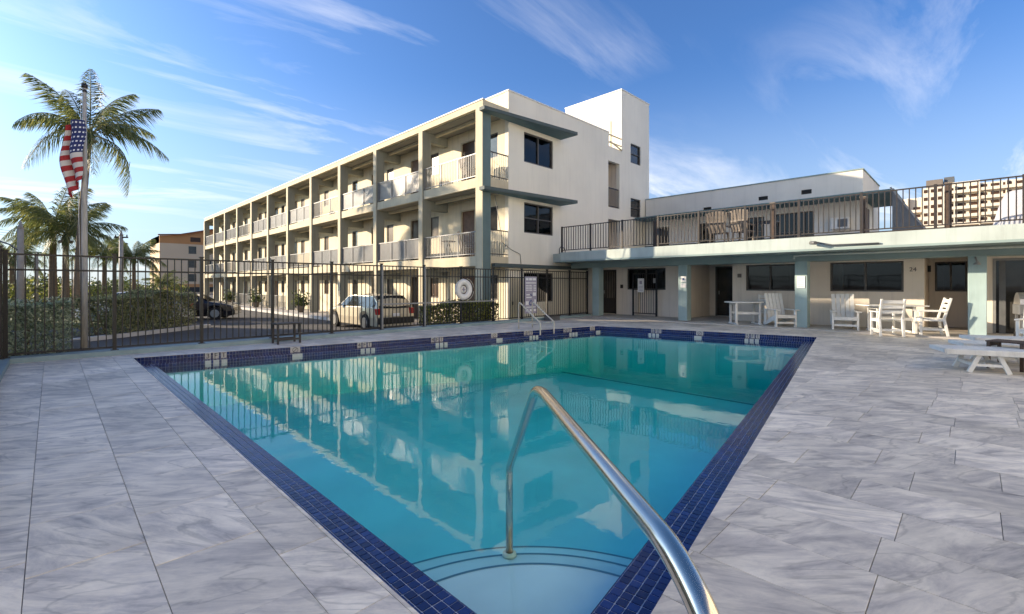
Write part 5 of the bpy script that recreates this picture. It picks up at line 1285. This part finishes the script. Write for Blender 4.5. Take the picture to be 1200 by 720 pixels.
# bicycles-like clutter along the ground floor: planters and chairs
for k, (y, lb) in enumerate(((29.6, 'dark leafy potted plant by the ground floor railing nearest the gold car'), (38.5, 'potted plant against the grey columns farther along the block'), (46.0, 'farthest potted plant at the foot of the block'))):
    r = thing('potted_plant', lb, 'plant', (11.0, y, GZ + .13), 'potted plants along the block')
    t = MB(); t.lathe([(.001, GZ + .13), (.17, GZ + .13), (.23, GZ + .5), (.25, GZ + .5), (.25, GZ + .54), (.21, GZ + .52), (.001, GZ + .5)], 16, 11.0, y); part('pot', t, 'tan', r)
    rn = random.Random(k); part('foliage', leaf_box(500, lambda q: Vector((11.0 + q.gauss(0, .2), y + q.gauss(0, .2), GZ + .55 + abs(q.gauss(0, .35)))), .09, rn), 'treeleaf', r)
bc = dup(wk, (12.2, BY + 1.6, 5.45), R(70), 'tan chair on the top balcony nearest the corner column', 'chairs on the apartment balconies')
for lb, y, z in (('tan chair on the middle balcony nearest the corner column', BY + 1.8, 2.45), ('tan chair on the top balcony second from the corner', BY + BAY + 1.2, 5.45), ('tan chair on the top balcony third from the corner', BY + 2 * BAY + 1.4, 5.45)):
    dup(bc, (12.2, y, z), R(60), lb, 'chairs on the apartment balconies')
bt = thing('bistro_table', 'high dark bistro table on the middle balcony nearest the corner', 'table', (12.1, BY + 2.9, 2.45))
t = MB(); t.lathe([(.001, 3.2), (.3, 3.2), (.3, 3.23), (.001, 3.235)], 20, 12.1, BY + 2.9); part('tabletop', t, 'black', bt)
for a in range(3): u = a * 2.09; part('leg', MB().tube([(12.1, BY + 2.9, 3.19), (12.1 + .25 * math.cos(u), BY + 2.9 + .25 * math.sin(u), 2.455)], .015, 6), 'black', bt)

# ------------------------------------------------------------------ distant buildings
tb = thing('distant_building', 'tan four storey building with orange gable left of the block', 'building', (11, 88, GZ))
P = cw((187 - 600) / 540 * 88, 88); x0, y1 = P.x, P.y
# front faces the camera-right side; built along X
bx0, by0 = P.x, P.y; ztop = CAMH + (334 - 276) * 88 / 540
hs = []
for fl_ in range(3):
    for k in range(3): hs.append((bx0 + 4.6 + k * 2.6, bx0 + 5.9 + k * 2.6, 2.0 + fl_ * 2.75, 3.5 + fl_ * 2.75))
part('front_wall', wall(MB(), 'y', by0, by0 + .3, bx0, bx0 + 14, GZ, 9.4, hs), 'peach', tb)
part('side_wall', MB().box(bx0, bx0 + .3, by0 + .3, by0 + 12, GZ, ztop), 'peach', tb); part('rear_block', MB().box(bx0 + .3, bx0 + 13.9, by0 + .8, by0 + 12, GZ, 8.1), 'peach', tb)
gmb = MB(); gmb.hull([(bx0, by0 - .02, 9.4), (bx0 + 14, by0 - .02, 9.4), (bx0 + 14, by0 - .02, 10.8), (bx0 + 8.5, by0 - .02, 12.5), (bx0 + 3.2, by0 - .02, 11.1), (bx0, by0 - .02, ztop)] + [(bx0, by0 + 11, 9.4), (bx0 + 14, by0 + 11, 9.4), (bx0 + 14, by0 + 11, 10.8), (bx0 + 8.5, by0 + 11, 12.5), (bx0 + 3.2, by0 + 11, 11.1), (bx0, by0 + 11, ztop)],
     [(0, 1, 2, 3, 4, 5), (11, 10, 9, 8, 7, 6), (1, 7, 8, 2), (2, 8, 9, 3), (3, 9, 10, 4), (4, 10, 11, 5), (5, 11, 6, 0), (0, 6, 7, 1)]); part('orange_gable', gmb, 'orange', tb)
part('roof_edge', MB().bar((bx0 - .3, by0 - .3, ztop + .1), (bx0 + 3.2, by0 - .3, 11.2), .5, .22).bar((bx0 + 3.2, by0 - .3, 11.2), (bx0 + 8.5, by0 - .3, 12.6), .5, .22).bar((bx0 + 8.5, by0 - .3, 12.6), (bx0 + 14.3, by0 - .3, 10.8), .5, .22), 'roofbrown', tb)
for h_ in hs: window(tb, 'y', by0, *h_, .15, 0, rail=True)
part('window', MB().box(bx0 + 4.9, bx0 + 6.6, by0 - .06, by0 - .025, 9.9, 10.8), 'glassbrown', tb)
part('orange_base', MB().box(bx0 - .02, bx0 + 14.02, by0 - .05, by0 - .004, .2, 1.5), 'orange', tb); part('garage_opening', MB().box(bx0 + 3, bx0 + 13, by0 - .09, by0 - .055, -.1, .9), 'black', tb)

cb = thing('distant_condominium', 'long cream condominium with stacked balconies on the right horizon', 'building', (252, 5, GZ))
CX = 252; ZC = 40.5; NF = 13; FH = (ZC - GZ) / NF
segs = [(14.5, 24, -3.2, 0), (8, 14.5, 0, 2.5), (-2, 8, 1.5, 0), (-75, -2, 0, 1.2)]
for (ya_, yb_, top, fx) in segs:
    nf = NF
    part('wing', MB().box(CX + 1.5 - fx, CX + 18, ya_, yb_, GZ, ZC + top), 'condo', cb)
    for k in range(nf):
        z = GZ + k * FH
        if z + FH > ZC + top: break
        if (ya_, yb_) == (8, 14.5):
            pass
        else: part('balcony', MB().box(CX - .6 - fx, CX + 1.49 - fx, ya_ + .3, yb_ - .3, z, z + 1.15), 'condo', cb)
wn_ = MB()
for (ya_, yb_, top, fx) in segs:
    for k in range(NF):
        z = GZ + k * FH
        if z + FH > ZC + top: break
        y = ya_ + .8; stp = 3.2 if yb_ - ya_ > 8 else 2.1
        while y + 1.4 < yb_: wn_.box(CX + 1.38 - fx, CX + 1.497 - fx, y, y + (2.2 if stp > 3 else 1.1), z + 1.2, z + 2.5); y += stp
part('window', wn_, 'glassbrown', cb, kind='stuff')
for y in range(-72, 24, 7): part('party_wall', MB().box(CX - .5, CX + 1.49, y, y + .35, GZ, ZC - (3.3 if y > 14 else 0)), 'condo', cb) if not 7 < y < 15 else None
part('roof_house', MB().box(CX + 1, CX + 10, 8.5, 13.5, ZC, ZC + 3.4), 'tan', cb); part('roof_plant', MB().box(CX + 2, CX + 8, 5.2, 8.2, ZC + 1.5, ZC + 4), 'grey_metal', cb)

# unseen blocks added to the west, stepped in height to shade the deck
nb = thing('added_shade_building', 'unseen cream building added left of the view to shade the deck', 'building', (-19, 40, GZ))
part('low_shade_block', MB().box(-19.2, -14.0, 40, 42, GZ, 12.6).box(-13.99, -11.0, 40, 42, GZ, 13.1).box(-10.99, -8.8, 40, 42, GZ, 13.6), 'condo', nb); part('high_shade_block', MB().box(-75, -19.2, 38, 52, GZ, 16.5), 'condo', nb)
for k in range(5):
    z = 1.0 + k * 2.9
    part('window_band', MB().box(-74, -20, 37.9, 37.995, z, z + 1.3), 'glass', nb)
    part('balcony', MB().box(-74, -20, 36.6, 37.99, z - .9, z - .75), 'condo', nb)

# unseen building added behind the camera to bounce warm sun onto the end wall
sw2 = thing('added_bounce_building', 'unseen cream building added behind the camera to bounce warm sunlight', 'building', (4, -8, GZ))
sh = [(x_, x_ + 1.5, z_, z_ + 1.1) for x_ in range(-14, 24, 6) for z_ in (1.0, 3.9, 6.8, 9.7)]
part('wall', wall(MB(), 'y', -8.2, -8.0, -18, 26, GZ, 12.5, sh), 'stucco', sw2); part('rear_block', MB().box(-18, 26, -16, -8.35, GZ, 12.3), 'stucco', sw2)
for h_ in sh: part('window', MB().box(h_[0], h_[1], -8.15, -8.12, h_[2], h_[3]), 'glass', sw2)

for k, (b, z) in enumerate(((3, 2.45), (4, 5.45), (6, 5.45), (8, 5.45))):
    dup(bc, (12.25, BY + b * BAY + .9 + .4 * (k % 3), z), R(50 + 25 * k), ['tan chair on the middle balcony, fourth bay from the corner', 'tan chair on the top balcony, fifth bay from the corner', 'tan chair on the top balcony, seventh bay from the corner', 'tan chair on the top balcony, ninth bay from the corner'][k], 'chairs on the apartment balconies')
